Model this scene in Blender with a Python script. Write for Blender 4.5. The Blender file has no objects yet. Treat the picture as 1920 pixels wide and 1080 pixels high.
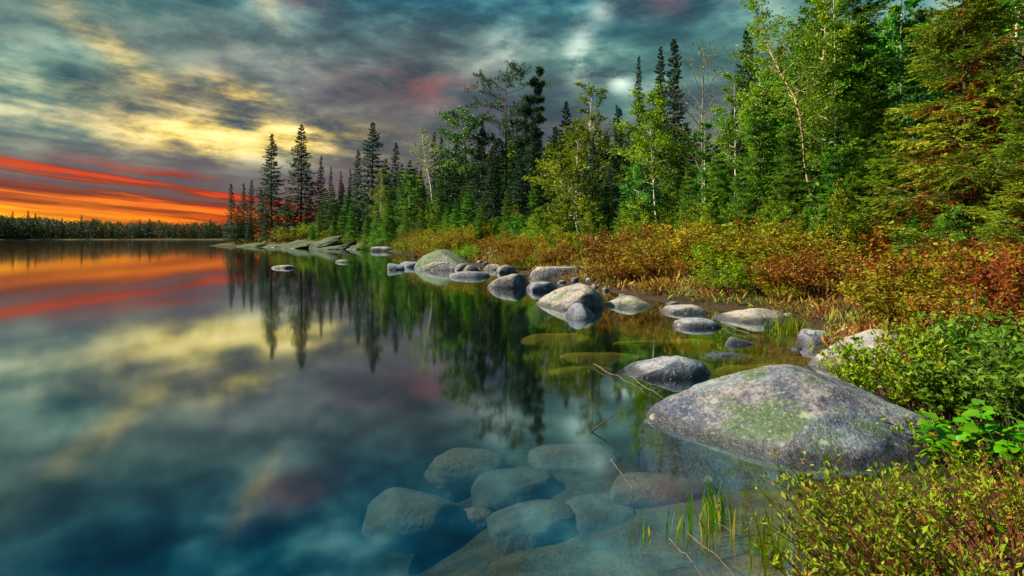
import bpy, math, random
import numpy as np
from mathutils import Vector, noise as mnoise, Matrix

SC = bpy.context.scene
COL = SC.collection
R = math.radians
CAM_H, FPX, HOR = 1.4, 1067.0, 446.0      # eye height, focal length and horizon row of the photograph

# ------------------------------------------------------------------ camera
cd = bpy.data.cameras.new('camera'); cam = bpy.data.objects.new('camera', cd); COL.objects.link(cam)
cam.location = (0, 0, CAM_H); cam.rotation_euler = (R(90), 0, 0)
cd.sensor_width = 36; cd.lens = 36 * FPX / 1920; cd.shift_y = -(540 - HOR) / 1920
cd.clip_start = 0.05; cd.clip_end = 6000
SC.camera = cam

# ------------------------------------------------------------------ sky and sun
SUN_AZ, SUN_EL = R(-86), R(37)            # azimuth from +Y towards +X
w = bpy.data.worlds.new('World'); SC.world = w; w.use_nodes = True
nt = w.node_tree; nt.nodes.clear()
class G:
    """small helper to write node graphs as expressions"""
    def __init__(s, nt): s.nt = nt
    def put(s, sock, v):
        if isinstance(v, (int, float)): sock.default_value = v
        elif isinstance(v, (tuple, list)):
            v = tuple(v)
            n = len(sock.default_value)
            sock.default_value = v if len(v) == n else (v + (1.0,) if n == 4 else v[:n])
        else: s.nt.links.new(v, sock)
    def m(s, op, a, b=0.0, c=0.0, clamp=False):
        n = s.nt.nodes.new('ShaderNodeMath'); n.operation = op; n.use_clamp = clamp
        s.put(n.inputs[0], a); s.put(n.inputs[1], b); s.put(n.inputs[2], c)
        return n.outputs[0]
    def add(s, *a):
        r = a[0]
        for x in a[1:]: r = s.m('ADD', r, x)
        return r
    def mul(s, *a):
        r = a[0]
        for x in a[1:]: r = s.m('MULTIPLY', r, x)
        return r
    def sub(s, a, b): return s.m('SUBTRACT', a, b)
    def div(s, a, b): return s.m('DIVIDE', a, b)
    def sm(s, v, lo, hi, a=0.0, b=1.0):
        n = s.nt.nodes.new('ShaderNodeMapRange'); n.interpolation_type = 'SMOOTHSTEP'
        s.put(n.inputs[0], v); s.put(n.inputs[1], lo); s.put(n.inputs[2], hi); s.put(n.inputs[3], a); s.put(n.inputs[4], b)
        return n.outputs[0]
    def mix(s, f, a, b, mode='MIX'):
        n = s.nt.nodes.new('ShaderNodeMix'); n.data_type = 'RGBA'; n.blend_type = mode; n.clamp_factor = True
        s.put(n.inputs[0], f); s.put(n.inputs[6], a); s.put(n.inputs[7], b)
        return n.outputs[2]
    def comb(s, x, y, z=0.0):
        n = s.nt.nodes.new('ShaderNodeCombineXYZ')
        for i, v in enumerate((x, y, z)): s.put(n.inputs[i], v)
        return n.outputs[0]
    def sep(s, v):
        n = s.nt.nodes.new('ShaderNodeSeparateXYZ'); s.put(n.inputs[0], v); return n.outputs
    def noise(s, vec, scale=1.0, detail=4.0, rough=.5, dist=0.0, color=False):
        n = s.nt.nodes.new('ShaderNodeTexNoise'); n.inputs['Scale'].default_value = scale
        n.inputs['Detail'].default_value = detail; n.inputs['Roughness'].default_value = rough
        n.inputs['Distortion'].default_value = dist
        if vec is not None: s.put(n.inputs['Vector'], vec)
        return n.outputs['Color' if color else 'Fac']
    def vor(s, vec, scale=1.0, out='Distance'):
        n = s.nt.nodes.new('ShaderNodeTexVoronoi'); n.inputs['Scale'].default_value = scale
        if vec is not None: s.put(n.inputs['Vector'], vec)
        return n.outputs[out]
    def ramp(s, f, stops):
        n = s.nt.nodes.new('ShaderNodeValToRGB'); e = n.color_ramp.elements
        while len(e) < len(stops): e.new(.5)
        for el, (p, c) in zip(e, stops): el.position = p; el.color = (*c, 1) if len(c) == 3 else c
        s.put(n.inputs[0], f); return n.outputs[0]
    def scale(s, v, k):
        n = s.nt.nodes.new('ShaderNodeVectorMath'); n.operation = 'SCALE'
        s.put(n.inputs[0], v); s.put(n.inputs['Scale'], k); return n.outputs[0]
    def vadd(s, a, b):
        n = s.nt.nodes.new('ShaderNodeVectorMath'); n.operation = 'ADD'
        s.put(n.inputs[0], a); s.put(n.inputs[1], b); return n.outputs[0]
    def new(s, t): return s.nt.nodes.new(t)

def build_sky():
    g = G(nt)
    tc = g.new('ShaderNodeTexCoord').outputs['Generated']
    x, y, z = g.sep(tc)
    zz = g.m('ABSOLUTE', z)
    az = g.m('ARCTAN2', x, y)
    el = g.m('ARCSINE', zz)
    inv = g.div(1.0, g.add(zz, .13))
    P = g.comb(g.mul(x, inv), g.mul(y, inv), 0.0)
    warp = g.noise(g.vadd(P, (3.1, 7.7, 0)), .9, 3, .5, 0, True)
    Pw = g.vadd(P, g.scale(warp, .5))
    Dv = g.comb(g.mul(x, 4.2), g.mul(y, 4.2), g.mul(zz, 10.5))
    n1 = g.add(g.mul(g.noise(g.vadd(Pw, (1.3, 4.2, 0)), 1.0, 7, .5, .1), .45), g.mul(g.noise(g.vadd(Dv, (4.3, 9.2, 1.5)), 1.0, 8, .55, .15), .6))
    n2 = g.add(g.mul(g.noise(g.vadd(Pw, (11.0, 2.0, 5)), 2.7, 7, .52, .1), .3), g.mul(g.noise(g.vadd(Dv, (14.3, 3.2, 8.5)), 2.6, 8, .58, .15), .75))
    n3 = g.noise(g.vadd(P, (21.0, 12.0, 2)), .42, 3, .5)
    # long thin streaks that follow the horizon
    st1 = g.noise(g.comb(g.mul(az, 3.4), g.mul(g.add(el, g.mul(az, .10)), 66.0), 3.3), 1.0, 6, .6, .35)
    st2 = g.noise(g.comb(g.mul(az, 1.6), g.mul(g.add(el, g.mul(az, .12)), 17.0), 8.1), 1.0, 5, .55, .5)
    def blob(a0, e0, sa, se, tilt=0.0):
        da = g.sub(az, a0); de = g.sub(g.sub(el, e0), g.mul(da, tilt))
        q = g.add(g.m('POWER', g.m('ABSOLUTE', g.div(da, sa)), 2.0), g.m('POWER', g.m('ABSOLUTE', g.div(de, se)), 2.0))
        return g.m('EXPONENT', g.mul(q, -1.0))
    # clouds: slate to teal, bluer overhead
    low = g.sm(el, .05, .34, 1.0, 0.0)
    cb = g.add(g.mul(n1, .62), g.mul(n2, .38))
    cb = g.add(g.mul(cb, g.sub(1.0, g.mul(low, .30))), g.mul(g.add(g.mul(st2, .6), g.mul(st1, .4)), g.mul(low, .30)))
    b = g.sm(cb, .385, .655)
    teal = g.ramp(b, [(0, (.024, .048, .054)), (.30, (.050, .098, .100)), (.58, (.090, .180, .168)), (.80, (.18, .30, .26)), (1, (.42, .55, .44))])
    blue = g.ramp(b, [(0, (.010, .042, .070)), (.28, (.028, .110, .165)), (.52, (.080, .245, .295)), (.76, (.24, .52, .53)), (1, (.60, .88, .83))])
    col = g.mix(g.sm(el, .29, .50), teal, blue)
    mass = g.noise(g.vadd(P, (7.0, 31.0, 4)), .75, 4, .5, .2)
    col = g.mix(g.mul(g.sm(mass, .48, .60), g.sm(el, .36, .56, .62, .30)), col, g.mix(g.sm(el, .26, .52), (.030, .050, .058), (.012, .040, .066)))
    # mauve and rose undersides
    mv = g.mul(g.sm(n3, .44, .62), g.sm(el, .62, .12, .05, .50))
    mcol = g.ramp(b, [(0, (.050, .045, .055)), (.5, (.135, .092, .100)), (1, (.34, .22, .21))])
    col = g.mix(mv, col, mcol)
    haze = g.mul(g.sm(el, .20, .05), g.sm(g.m('ABSOLUTE', g.add(az, .32)), 1.2, .1))
    rose = g.ramp(st2, [(.3, (.10, .072, .082)), (.55, (.22, .125, .130)), (.75, (.36, .19, .17))])
    col = g.mix(g.mul(haze, .70), col, rose)
    # rose patches
    for a0, e0, sa, se in ((-.165, .258, .10, .030), (-.37, .39, .055, .03), (.30, .40, .10, .03), (-.30, .62, .12, .07), (.75, .2, .2, .05)):
        col = g.mix(g.mul(blob(a0, e0, sa, se), g.sm(n2, .38, .6), .55), col, (.34, .13, .13))
    # bright openings: the pale yellow break and the smaller gaps
    br = g.add(g.mul(blob(-.445, .158, .150, .028, .02), 1.9), g.mul(blob(-.45, .226, .055, .018, -.2), 1.2), g.mul(blob(-.72, .18, .18, .05, .1), .30),
               g.mul(blob(-.60, .255, .09, .022, -.7), .55), g.mul(blob(-.425, .385, .03, .025, -1.0), .38))
    fine = g.add(g.mul(n2, .62), g.mul(st1, .20), g.mul(st2, .18))
    o = g.m('MULTIPLY', br, g.sm(fine, .41, .57), clamp=True)
    ycol = g.ramp(g.sm(fine, .40, .64), [(0, (.36, .29, .14)), (.45, (.74, .58, .26)), (1, (1.3, 1.05, .60))])
    col = g.mix(o, col, ycol)
    br2 = g.add(blob(.120, .305, .024, .040), blob(.19, .262, .02, .016), g.mul(blob(-.02, .33, .04, .02), .35), g.mul(blob(.155, .375, .02, .016), .5))
    col = g.mix(g.m('MULTIPLY', br2, g.sm(n2, .36, .60), clamp=True), col, (.72, .84, .74))
    # red and orange bands at the sunrise
    top = g.sub(.100, g.mul(g.add(az, .73), .09))
    band = g.mul(g.sm(g.add(g.sub(el, top), g.mul(g.sub(st2, .5), .07)), .030, -.026), g.sm(az, -.26, -.48), g.sm(az, -2.3, -1.6))
    band = g.mul(band, g.m('ADD', g.sm(st1, .42, .58, .30, 1.0), g.sm(g.sub(el, top), -.004, -.045), clamp=True))
    red = g.ramp(st1, [(.36, (.11, .030, .030)), (.46, (.28, .036, .020)), (.54, (.62, .068, .016)), (.66, (.86, .20, .025))])
    upper = g.ramp(st1, [(.42, (.085, .050, .056)), (.50, (.17, .045, .038)), (.58, (.62, .065, .028))])
    red = g.mix(g.sm(g.sub(el, top), -.055, -.012), red, upper)
    col = g.mix(band, col, red)
    glow = g.mul(g.m('EXPONENT', g.mul(g.m('POWER', g.div(el, .045), 2.0), -1.0)), g.sm(az, -.40, -.78), g.sm(az, -2.3, -1.6))
    gold = g.ramp(st1, [(.36, (.60, .11, .015)), (.50, (1.0, .36, .025)), (.64, (1.45, .80, .10))])
    col = g.mix(g.m('MULTIPLY', glow, g.sm(st1, .26, .55, .55, 1.0), clamp=True), col, gold)
    hs = g.new('ShaderNodeHueSaturation'); hs.inputs['Saturation'].default_value = 1.28; g.put(hs.inputs['Color'], col); col = hs.outputs[0]
    sky = g.new('ShaderNodeTexSky'); sky.sky_type = 'NISHITA'; sky.sun_disc = False
    sky.sun_elevation = SUN_EL; sky.sun_rotation = SUN_AZ
    base = g.mix(.985, sky.outputs[0], g.scale(col, 10.0 * SKY_GAIN))
    bg = g.new('ShaderNodeBackground'); bg.inputs['Strength'].default_value = .1
    g.put(bg.inputs['Color'], base)
    out = g.new('ShaderNodeOutputWorld'); nt.links.new(bg.outputs[0], out.inputs['Surface'])
SKY_GAIN = .47
build_sky()
w.cycles.sampling_method = 'MANUAL'; w.cycles.sample_map_resolution = 512

sd = bpy.data.lights.new('sun', 'SUN'); sun = bpy.data.objects.new('sun', sd); COL.objects.link(sun)
sd.energy = 5.0; sd.angle = R(2.5); sd.color = (1.0, .85, .60)
sv = Vector((math.sin(SUN_AZ) * math.cos(SUN_EL), math.cos(SUN_AZ) * math.cos(SUN_EL), math.sin(SUN_EL)))
sun.rotation_euler = sv.to_track_quat('Z', 'Y').to_euler(); sun.location = (-30, -5, 30)

vs = SC.view_settings; vs.view_transform = 'Standard'; vs.look = 'None'; vs.exposure = 1.4; vs.gamma = 1.0; vs.use_curve_mapping = False
SC.render.engine = 'CYCLES'
cy = SC.cycles
cy.max_bounces = 7; cy.diffuse_bounces = 3; cy.glossy_bounces = 3; cy.transmission_bounces = 4; cy.transparent_max_bounces = 8
cy.volume_bounces = 0; cy.caustics_reflective = False; cy.caustics_refractive = False
cy.sample_clamp_indirect = 4.0
cy.use_denoising = True
try: cy.denoiser = 'OPENIMAGEDENOISE'
except Exception: pass

# ------------------------------------------------------------------ helpers
def at(x, y, Y):
    """a point of the place that shows at photograph pixel (x, y) when it stands Y metres ahead"""
    return Vector(((x - 960) / FPX * Y, Y, CAM_H - (y - HOR) / FPX * Y))
def on_water(x, y, z=0.0):
    Y = (CAM_H - z) * FPX / (y - HOR)
    return Vector(((x - 960) / FPX * Y, Y, z))
def tag(o, label=None, cat=None, group=None, kind=None):
    if label: o['label'] = label
    if cat: o['category'] = cat
    if group: o['group'] = group
    if kind: o['kind'] = kind
    return o
def mesh(name, V, polys, mat=None, tone=None, smooth=False):
    """polys: list of (n, k) integer arrays"""
    me = bpy.data.meshes.new(name)
    V = np.asarray(V, np.float32)
    me.vertices.add(len(V)); me.vertices.foreach_set('co', V.ravel())
    polys = [np.asarray(p, np.int32) for p in polys if len(p)]
    idx = np.concatenate([p.ravel() for p in polys])
    tot = np.concatenate([np.full(len(p), p.shape[1], np.int32) for p in polys])
    start = np.concatenate([[0], np.cumsum(tot)[:-1]]).astype(np.int32)
    me.loops.add(len(idx)); me.loops.foreach_set('vertex_index', idx)
    me.polygons.add(len(tot)); me.polygons.foreach_set('loop_start', start)
    try: me.polygons.foreach_set('loop_total', tot)
    except Exception: pass
    me.polygons.foreach_set('use_smooth', np.full(len(tot), bool(smooth)))
    if tone is not None:
        at_ = me.attributes.new('tone', 'FLOAT', 'FACE'); at_.data.foreach_set('value', np.asarray(tone, np.float32))
    me.update(calc_edges=True)
    if mat: me.materials.append(mat)
    return me
def obj(name, me, parent=None, loc=None):
    o = bpy.data.objects.new(name, me); COL.objects.link(o)
    if parent: o.parent = parent
    if loc is not None: o.location = loc
    return o
def empty(name, loc=(0, 0, 0), rz=0.0):
    o = bpy.data.objects.new(name, None); COL.objects.link(o); o.location = loc; o.rotation_euler = (0, 0, rz)
    o.empty_display_size = .2
    return o
class Acc:
    def __init__(s): s.V = []; s.P = {}; s.n = 0; s.T = {}
    def add(s, V, F, tone=None):
        F = np.asarray(F) + s.n; k = F.shape[1]
        s.V.append(np.asarray(V)); s.n += len(V)
        s.P.setdefault(k, []).append(F)
        s.T.setdefault(k, []).append(np.full(len(F), .5) if tone is None else np.asarray(tone))
    def mesh(s, name, mat, smooth=False):
        ks = sorted(s.P)
        return mesh(name, np.concatenate(s.V), [np.concatenate(s.P[k]) for k in ks], mat, np.concatenate([np.concatenate(s.T[k]) for k in ks]), smooth)
def tube(acc, pts, rad, k=5, cap=False):
    pts = np.asarray(pts, float); n = len(pts); rad = np.broadcast_to(rad, (n,))
    t = np.gradient(pts, axis=0); t /= np.linalg.norm(t, axis=1)[:, None] + 1e-9
    ref = np.array([0, 0, 1.0]) if abs(t[0][2]) < .8 else np.array([1.0, 0, 0])
    u = np.cross(t, ref); u /= np.linalg.norm(u, axis=1)[:, None] + 1e-9
    v = np.cross(t, u)
    a = np.arange(k) * 2 * np.pi / k
    V = pts[:, None] + rad[:, None, None] * (np.cos(a)[None, :, None] * u[:, None] + np.sin(a)[None, :, None] * v[:, None])
    i = np.arange(n - 1)[:, None] * k; j = np.arange(k)[None]; j2 = (j + 1) % k
    F = np.stack([i + j, i + j2, i + k + j2, i + k + j], -1).reshape(-1, 4)
    acc.add(V.reshape(-1, 3), F)
def unit(v): return v / (np.linalg.norm(v, axis=-1, keepdims=True) + 1e-9)
def blades(acc, P, D, L, W, rng, tone=None, flat=.5, mid=.45, N=None, fold=.18):
    """rhombic leaves: base P, direction D, length L, width W; flat = how far their faces may tip from level"""
    n = len(P)
    up = np.array([0, 0, 1.0]) + rng.normal(0, flat, (n, 3)) if N is None else N
    S = unit(np.cross(D, up))
    L = np.broadcast_to(L, (n,))[:, None]; W = np.broadcast_to(W, (n,))[:, None]
    M = P + D * L * mid
    Nf = np.cross(S, D) * W * fold
    V = np.stack([P, M + S * W * .5 + Nf, P + D * L, M - S * W * .5 + Nf], 1).reshape(-1, 3)
    acc.add(V, np.arange(n * 4).reshape(-1, 4), tone if tone is not None else rng.random(n))
# ------------------------------------------------------------------ materials
def material(name):
    m = bpy.data.materials.new(name); m.use_nodes = True; m.node_tree.nodes.clear()
    return m, G(m.node_tree)
def finish(m, g, shader, volume=None):
    o = g.new('ShaderNodeOutputMaterial'); m.node_tree.links.new(shader, o.inputs['Surface'])
    if volume is not None: m.node_tree.links.new(volume, o.inputs['Volume'])
    return m
def principled(g, color, rough=.7, spec=.3, normal=None):
    n = g.new('ShaderNodeBsdfPrincipled'); g.put(n.inputs['Base Color'], color); g.put(n.inputs['Roughness'], rough)
    g.put(n.inputs['Specular IOR Level'], spec)
    if normal is not None: g.nt.links.new(normal, n.inputs['Normal'])
    return n.outputs[0]
def bump(g, h, strength=.5, dist=.02):
    n = g.new('ShaderNodeBump'); n.inputs['Strength'].default_value = strength; n.inputs['Distance'].default_value = dist
    g.put(n.inputs['Height'], h); return n.outputs[0]
def leaf_mat(name, stops, transl=.35, rough=.55, vary=.06, spec=.25):
    m, g = material(name)
    a = g.new('ShaderNodeAttribute'); a.attribute_name = 'tone'
    c = g.ramp(a.outputs['Fac'], stops)
    oi = g.new('ShaderNodeObjectInfo').outputs['Random']
    h = g.new('ShaderNodeHueSaturation'); g.put(h.inputs['Color'], c)
    g.put(h.inputs['Hue'], g.add(.5 - vary * .35, g.mul(oi, vary * .7)))
    g.put(h.inputs['Value'], g.add(.84, g.mul(oi, .42))); h.inputs['Saturation'].default_value = 1.12
    p = principled(g, h.outputs[0], rough, spec)
    t = g.new('ShaderNodeBsdfTranslucent'); g.put(t.inputs['Color'], h.outputs[0])
    mx = g.new('ShaderNodeMixShader'); mx.inputs[0].default_value = transl
    m.node_tree.links.new(p, mx.inputs[1]); m.node_tree.links.new(t.outputs[0], mx.inputs[2])
    return finish(m, g, mx.outputs[0])
def bark_mat(name, c1, c2, scale=8, stretch=.25, dark=None):
    m, g = material(name)
    P = g.new('ShaderNodeNewGeometry').outputs['Position']
    x, y, z = g.sep(P)
    v = g.comb(x, y, g.mul(z, stretch))
    n = g.noise(v, scale, 5, .6)
    c = g.mix(g.sm(n, .35, .65), c1, c2)
    if dark:
        d = g.noise(g.comb(g.mul(x, .6), g.mul(y, .6), g.mul(z, 5.0)), 2.2, 4, .6)
        c = g.mix(g.sm(d, .56, .66), c, dark)
    return finish(m, g, principled(g, c, .85, .15, bump(g, n, .6, .01)))
M = {}
M['spruce'] = leaf_mat('spruce_needles', [(0, (0.019, 0.052, 0.019)), (.5, (0.064, 0.161, 0.042)), (.85, (0.129, 0.252, 0.056)), (1, (0.196, 0.308, 0.070))], .2)
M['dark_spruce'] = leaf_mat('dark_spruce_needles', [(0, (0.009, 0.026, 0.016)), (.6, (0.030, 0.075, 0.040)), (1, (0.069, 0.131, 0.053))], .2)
M['fir'] = leaf_mat('fir_needles', [(0, (0.025, 0.073, 0.014)), (.5, (0.097, 0.230, 0.035)), (.85, (0.182, 0.331, 0.051)), (1, (0.270, 0.405, 0.068))], .24)
M['big_spruce'] = leaf_mat('gold_green_spruce_needles', [(0, (0.188, 0.075, 0.025)), (.16, (0.250, 0.106, 0.030)), (.2, (0.069, 0.131, 0.022)), (.5, (0.138, 0.231, 0.030)), (.8, (0.250, 0.338, 0.043)), (1, (0.362, 0.413, 0.062))], .28)
M['pine'] = leaf_mat('pine_needles', [(0, (0.023, 0.055, 0.034)), (.6, (0.042, 0.091, 0.047)), (1, (0.078, 0.137, 0.058))], .2)
M['birch_leaf'] = leaf_mat('birch_leaves', [(0, (0.043, 0.094, 0.013)), (.5, (0.150, 0.267, 0.029)), (1, (0.286, 0.390, 0.046))], .42)
M['yellow_leaf'] = leaf_mat('yellow_green_leaves', [(0, (0.039, 0.069, 0.007)), (.5, (.135, .205, .020)), (1, (.26, .31, .035))], .36)
M['green_leaf'] = leaf_mat('green_leaves', [(0, (0.025, 0.089, 0.014)), (.5, (0.081, 0.250, 0.035)), (1, (0.189, 0.378, 0.061))], .42)
M['gale'] = leaf_mat('sweet_gale_leaves', [(0, (.065, .12, .012)), (.45, (.145, .225, .022)), (.88, (.27, .34, .045)), (.94, (.34, .24, .05)), (1, (.30, .12, .04))], .35)
M['willow'] = leaf_mat('willow_leaves', [(0, (.040, .090, .012)), (.5, (.085, .160, .022)), (1, (.17, .26, .04))], .38)
M['broad'] = leaf_mat('broad_leaves', [(0, (.035, .15, .012)), (.5, (.075, .24, .018)), (1, (.15, .33, .03))], .35, .4)
M['rust'] = leaf_mat('rust_leaves', [(0, (.10, .036, .014)), (.4, (.185, .074, .024)), (.7, (.26, .145, .034)), (.9, (.20, .20, .03)), (1, (.26, .28, .04))], .3)
M['red'] = leaf_mat('red_leaves', [(0, (.085, .020, .014)), (.45, (.17, .040, .022)), (.75, (.25, .095, .028)), (.9, (.19, .18, .03)), (1, (.24, .25, .04))], .3)
M['gold'] = leaf_mat('gold_leaves', [(0, (.13, .075, .018)), (.45, (.25, .155, .030)), (.8, (.31, .24, .04)), (1, (.18, .21, .03))], .3)
M['olive'] = leaf_mat('olive_leaves', [(0, (.10, .12, .014)), (.5, (.19, .21, .022)), (.85, (.27, .29, .04)), (1, (.30, .17, .03))], .35)
M['grass'] = leaf_mat('grass_blades', [(0, (.07, .17, .015)), (.6, (.16, .27, .025)), (.9, (.34, .34, .06)), (1, (.40, .24, .08))], .3)
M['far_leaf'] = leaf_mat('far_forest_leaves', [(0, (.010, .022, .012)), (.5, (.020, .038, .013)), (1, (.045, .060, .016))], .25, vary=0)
M['bark'] = bark_mat('conifer_bark', (.055, .036, .026), (.13, .085, .060), 9)
M['grey_bark'] = bark_mat('grey_bark', (.10, .085, .075), (.22, .19, .165), 9)
M['birch_bark'] = bark_mat('birch_bark', (.50, .45, .38), (.66, .60, .52), 3, 1.0, (.07, .05, .045))
M['gold_bark'] = bark_mat('gold_birch_bark', (.36, .26, .15), (.50, .37, .22), 3, 1.0, (.07, .05, .035))
M['stem'] = bark_mat('red_stems', (.10, .030, .018), (.21, .075, .035), 14)
M['twig'] = bark_mat('bleached_twigs', (.10, .075, .06), (.22, .175, .14), 20)
M['dark_twig'] = bark_mat('dark_twigs', (.045, .035, .03), (.10, .075, .055), 20)

def rock_mat(name, base=(.050, .068, .140), pale=(.35, .31, .26), lichen=.55, moss=.2, scale=1.0, mosscol=(.075, .125, .045), pinkish=(.105, .080, .120), cracks=.5, patch=1.0):  # lichen spreads the pale lit-looking tops; base keeps the blue of shaded sides
    m, g = material(name)
    geo = g.new('ShaderNodeNewGeometry'); P = geo.outputs['Position']; nz = g.sep(geo.outputs['Normal'])[2]
    x, y, z = g.sep(P)
    big = g.noise(P, 1.7 * scale, 4, .55, .3)
    med = g.noise(g.vadd(P, (5, 3, 9)), 7 * scale, 6, .62)
    fine = g.noise(g.vadd(P, (2, 8, 1)), 55 * scale, 3, .65)
    speck = g.noise(g.vadd(P, (7, 1, 4)), 24 * scale, 4, .7)
    c = g.mix(g.sm(big, .38, .62), base, pinkish)
    c = g.mix(g.sm(speck, .44, .60, 0, .75), g.mix(.55, c, (.03, .03, .045)), c)
    # pale crust lichen and light from above, put into the tops' colour, broken up
    top = g.add(g.mul(nz, .55), g.mul(med, .55), g.mul(big, .35), g.mul(speck, .35))
    c = g.mix(g.mul(g.sm(top, 1.06 - lichen * .3, 1.34 - lichen * .3), .95), c, g.mix(g.sm(fine, .35, .65), g.mix(.45, pale, base), pale))
    blue = g.noise(g.vadd(P, (1, 14, 3)), 3.1 * scale, 4, .6)
    c = g.mix(g.mul(g.sm(blue, .50, .62), .45 * patch), c, (.15, .21, .25))
    mo = g.noise(g.vadd(P, (13, 2, 6)), 2.0 * scale, 5, .62)
    c = g.mix(g.mul(g.sm(g.add(mo, g.mul(nz, .14)), .74 - moss * .35, .84 - moss * .35), .9), c, g.mix(fine, (.04, .08, .03), mosscol))
    dk = g.noise(g.vadd(P, (3, 4, 16)), 15 * scale, 5, .7)
    c = g.mix(g.mul(g.sm(dk, .56, .66), .6), c, (.035, .033, .045))
    grain = g.noise(g.vadd(P, (31, 4, 7)), 38 * scale, 3, .75)
    c = g.mix(g.mul(g.sm(grain, .56, .62), .5 * patch), c, pale)
    c = g.mix(g.mul(g.sm(grain, .42, .37), .7), c, (.028, .026, .042))
    # wet stain along the waterline, widened upward to paint in undercut shade
    wet = g.sm(g.add(z, g.mul(g.sub(med, .5), .10)), .105, .030)
    c = g.mix(g.mul(wet, .80), c, (.020, .019, .026))
    n = g.new('ShaderNodeTexVoronoi'); n.feature = 'DISTANCE_TO_EDGE'; n.inputs['Scale'].default_value = .75 * scale
    g.put(n.inputs['Vector'], g.vadd(P, g.scale(g.noise(P, 2.2 * scale, 5, .6, 0, True), .55)))
    crack = g.sm(n.outputs['Distance'], .009, .001)
    c = g.mix(g.mul(crack, cracks), c, (.015, .014, .018))
    ros = g.vor(g.vadd(P, g.scale(g.noise(P, 9 * scale, 3, .6, 0, True), .06)), 7.5 * scale)
    c = g.mix(g.mul(g.sm(ros, .24, .17), g.sm(g.add(med, g.mul(nz, .1)), .56, .66), .6 * patch), c, (.24, .28, .21))
    hgt = g.add(g.mul(crack, -1.6 * cracks), g.mul(med, .8), g.mul(speck, .45), g.mul(fine, .22))
    rough = g.sub(.85, g.mul(wet, .5))
    return finish(m, g, principled(g, c, rough, .3, bump(g, hgt, .9, .035 / scale)))
M['rock'] = rock_mat('granite', scale=1.0)
M['boulder'] = rock_mat('lichen_granite', base=(.050, .074, .145), pale=(.29, .27, .25), lichen=.06, moss=.33, scale=.85, cracks=0.0, mosscol=(.06, .10, .05), pinkish=(.085, .070, .130))
M['rock_far'] = rock_mat('far_granite', scale=.45, lichen=.7, moss=.2)
M['rock_green'] = rock_mat('mossy_granite', scale=.5, lichen=.6, moss=.75, mosscol=(.13, .20, .11))
M['rock_blue'] = rock_mat('slate_blue_granite', base=(.060, .085, .190), pale=(.30, .32, .34), lichen=.25, moss=.0, scale=1.0, pinkish=(.095, .070, .165))
M['rock_tan'] = rock_mat('tan_granite', base=(.12, .11, .15), pale=(.33, .29, .24), lichen=.5, moss=.25, scale=.9)
M['rock_point'] = rock_mat('outcrop_granite', base=(.055, .060, .085), pale=(.10, .10, .11), lichen=.0, moss=.85, scale=.2, mosscol=(.045, .062, .018), patch=.2)
def sunk_mat():
    m, g = material('sunken_stone')
    P = g.new('ShaderNodeNewGeometry').outputs['Position']
    a = g.noise(P, 3, 5, .6); b = g.noise(g.vadd(P, (4, 2, 1)), 22, 4, .65)
    oi = g.new('ShaderNodeObjectInfo').outputs['Random']
    c = g.mix(g.sm(a, .35, .65), (.075, .064, .048), (.155, .135, .105))
    c = g.mix(g.sm(oi, .55, .7), c, g.mix(.5, c, (.42, .24, .17)))
    c = g.mix(g.mul(g.sm(b, .5, .62), .5), c, (.10, .085, .065))
    return finish(m, g, principled(g, c, .9, .1, bump(g, g.add(a, b), .5, .03)))
M['sunk'] = sunk_mat()
def algae_mat():
    m, g = material('olive_sunken_stone')
    P = g.new('ShaderNodeNewGeometry').outputs['Position']
    a = g.noise(P, 3, 5, .6)
    c = g.mix(g.sm(a, .35, .65), (.20, .105, .014), (.36, .21, .028))
    return finish(m, g, principled(g, c, .9, .1))
M['algae'] = algae_mat()

def ground_mat():
    m, g = material('shore_ground')
    P = g.new('ShaderNodeNewGeometry').outputs['Position']; x, y, z = g.sep(P)
    a = g.noise(P, .7, 6, .6); b = g.noise(g.vadd(P, (9, 3, 4)), 6, 6, .65); f = g.noise(g.vadd(P, (1, 3, 4)), 34, 4, .7)
    soil = g.mix(g.sm(b, .35, .65), (.028, .020, .013), (.075, .050, .028))
    moss = g.mix(g.sm(f, .35, .65), (.035, .045, .012), (.085, .085, .02))
    land = g.mix(g.sm(a, .40, .58), soil, moss)
    bed = g.mix(g.sm(b, .38, .62), (.085, .050, .018), (.16, .10, .038))
    bed = g.mix(g.mul(g.sm(f, .5, .62), .55), bed, (.055, .045, .028))
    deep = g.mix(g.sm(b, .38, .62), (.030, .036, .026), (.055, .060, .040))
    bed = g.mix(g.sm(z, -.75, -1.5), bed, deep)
    mud = g.mix(g.sm(f, .35, .65), (.018, .013, .009), (.050, .036, .022))
    land = g.mix(g.sm(g.add(z, g.mul(g.sub(b, .5), .12)), .22, .08), land, mud)
    c = g.mix(g.sm(z, -.05, .015), bed, land)
    return finish(m, g, principled(g, c, .95, .1, bump(g, g.add(b, g.mul(f, .5)), .8, .04)))
M['ground'] = ground_mat()
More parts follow.
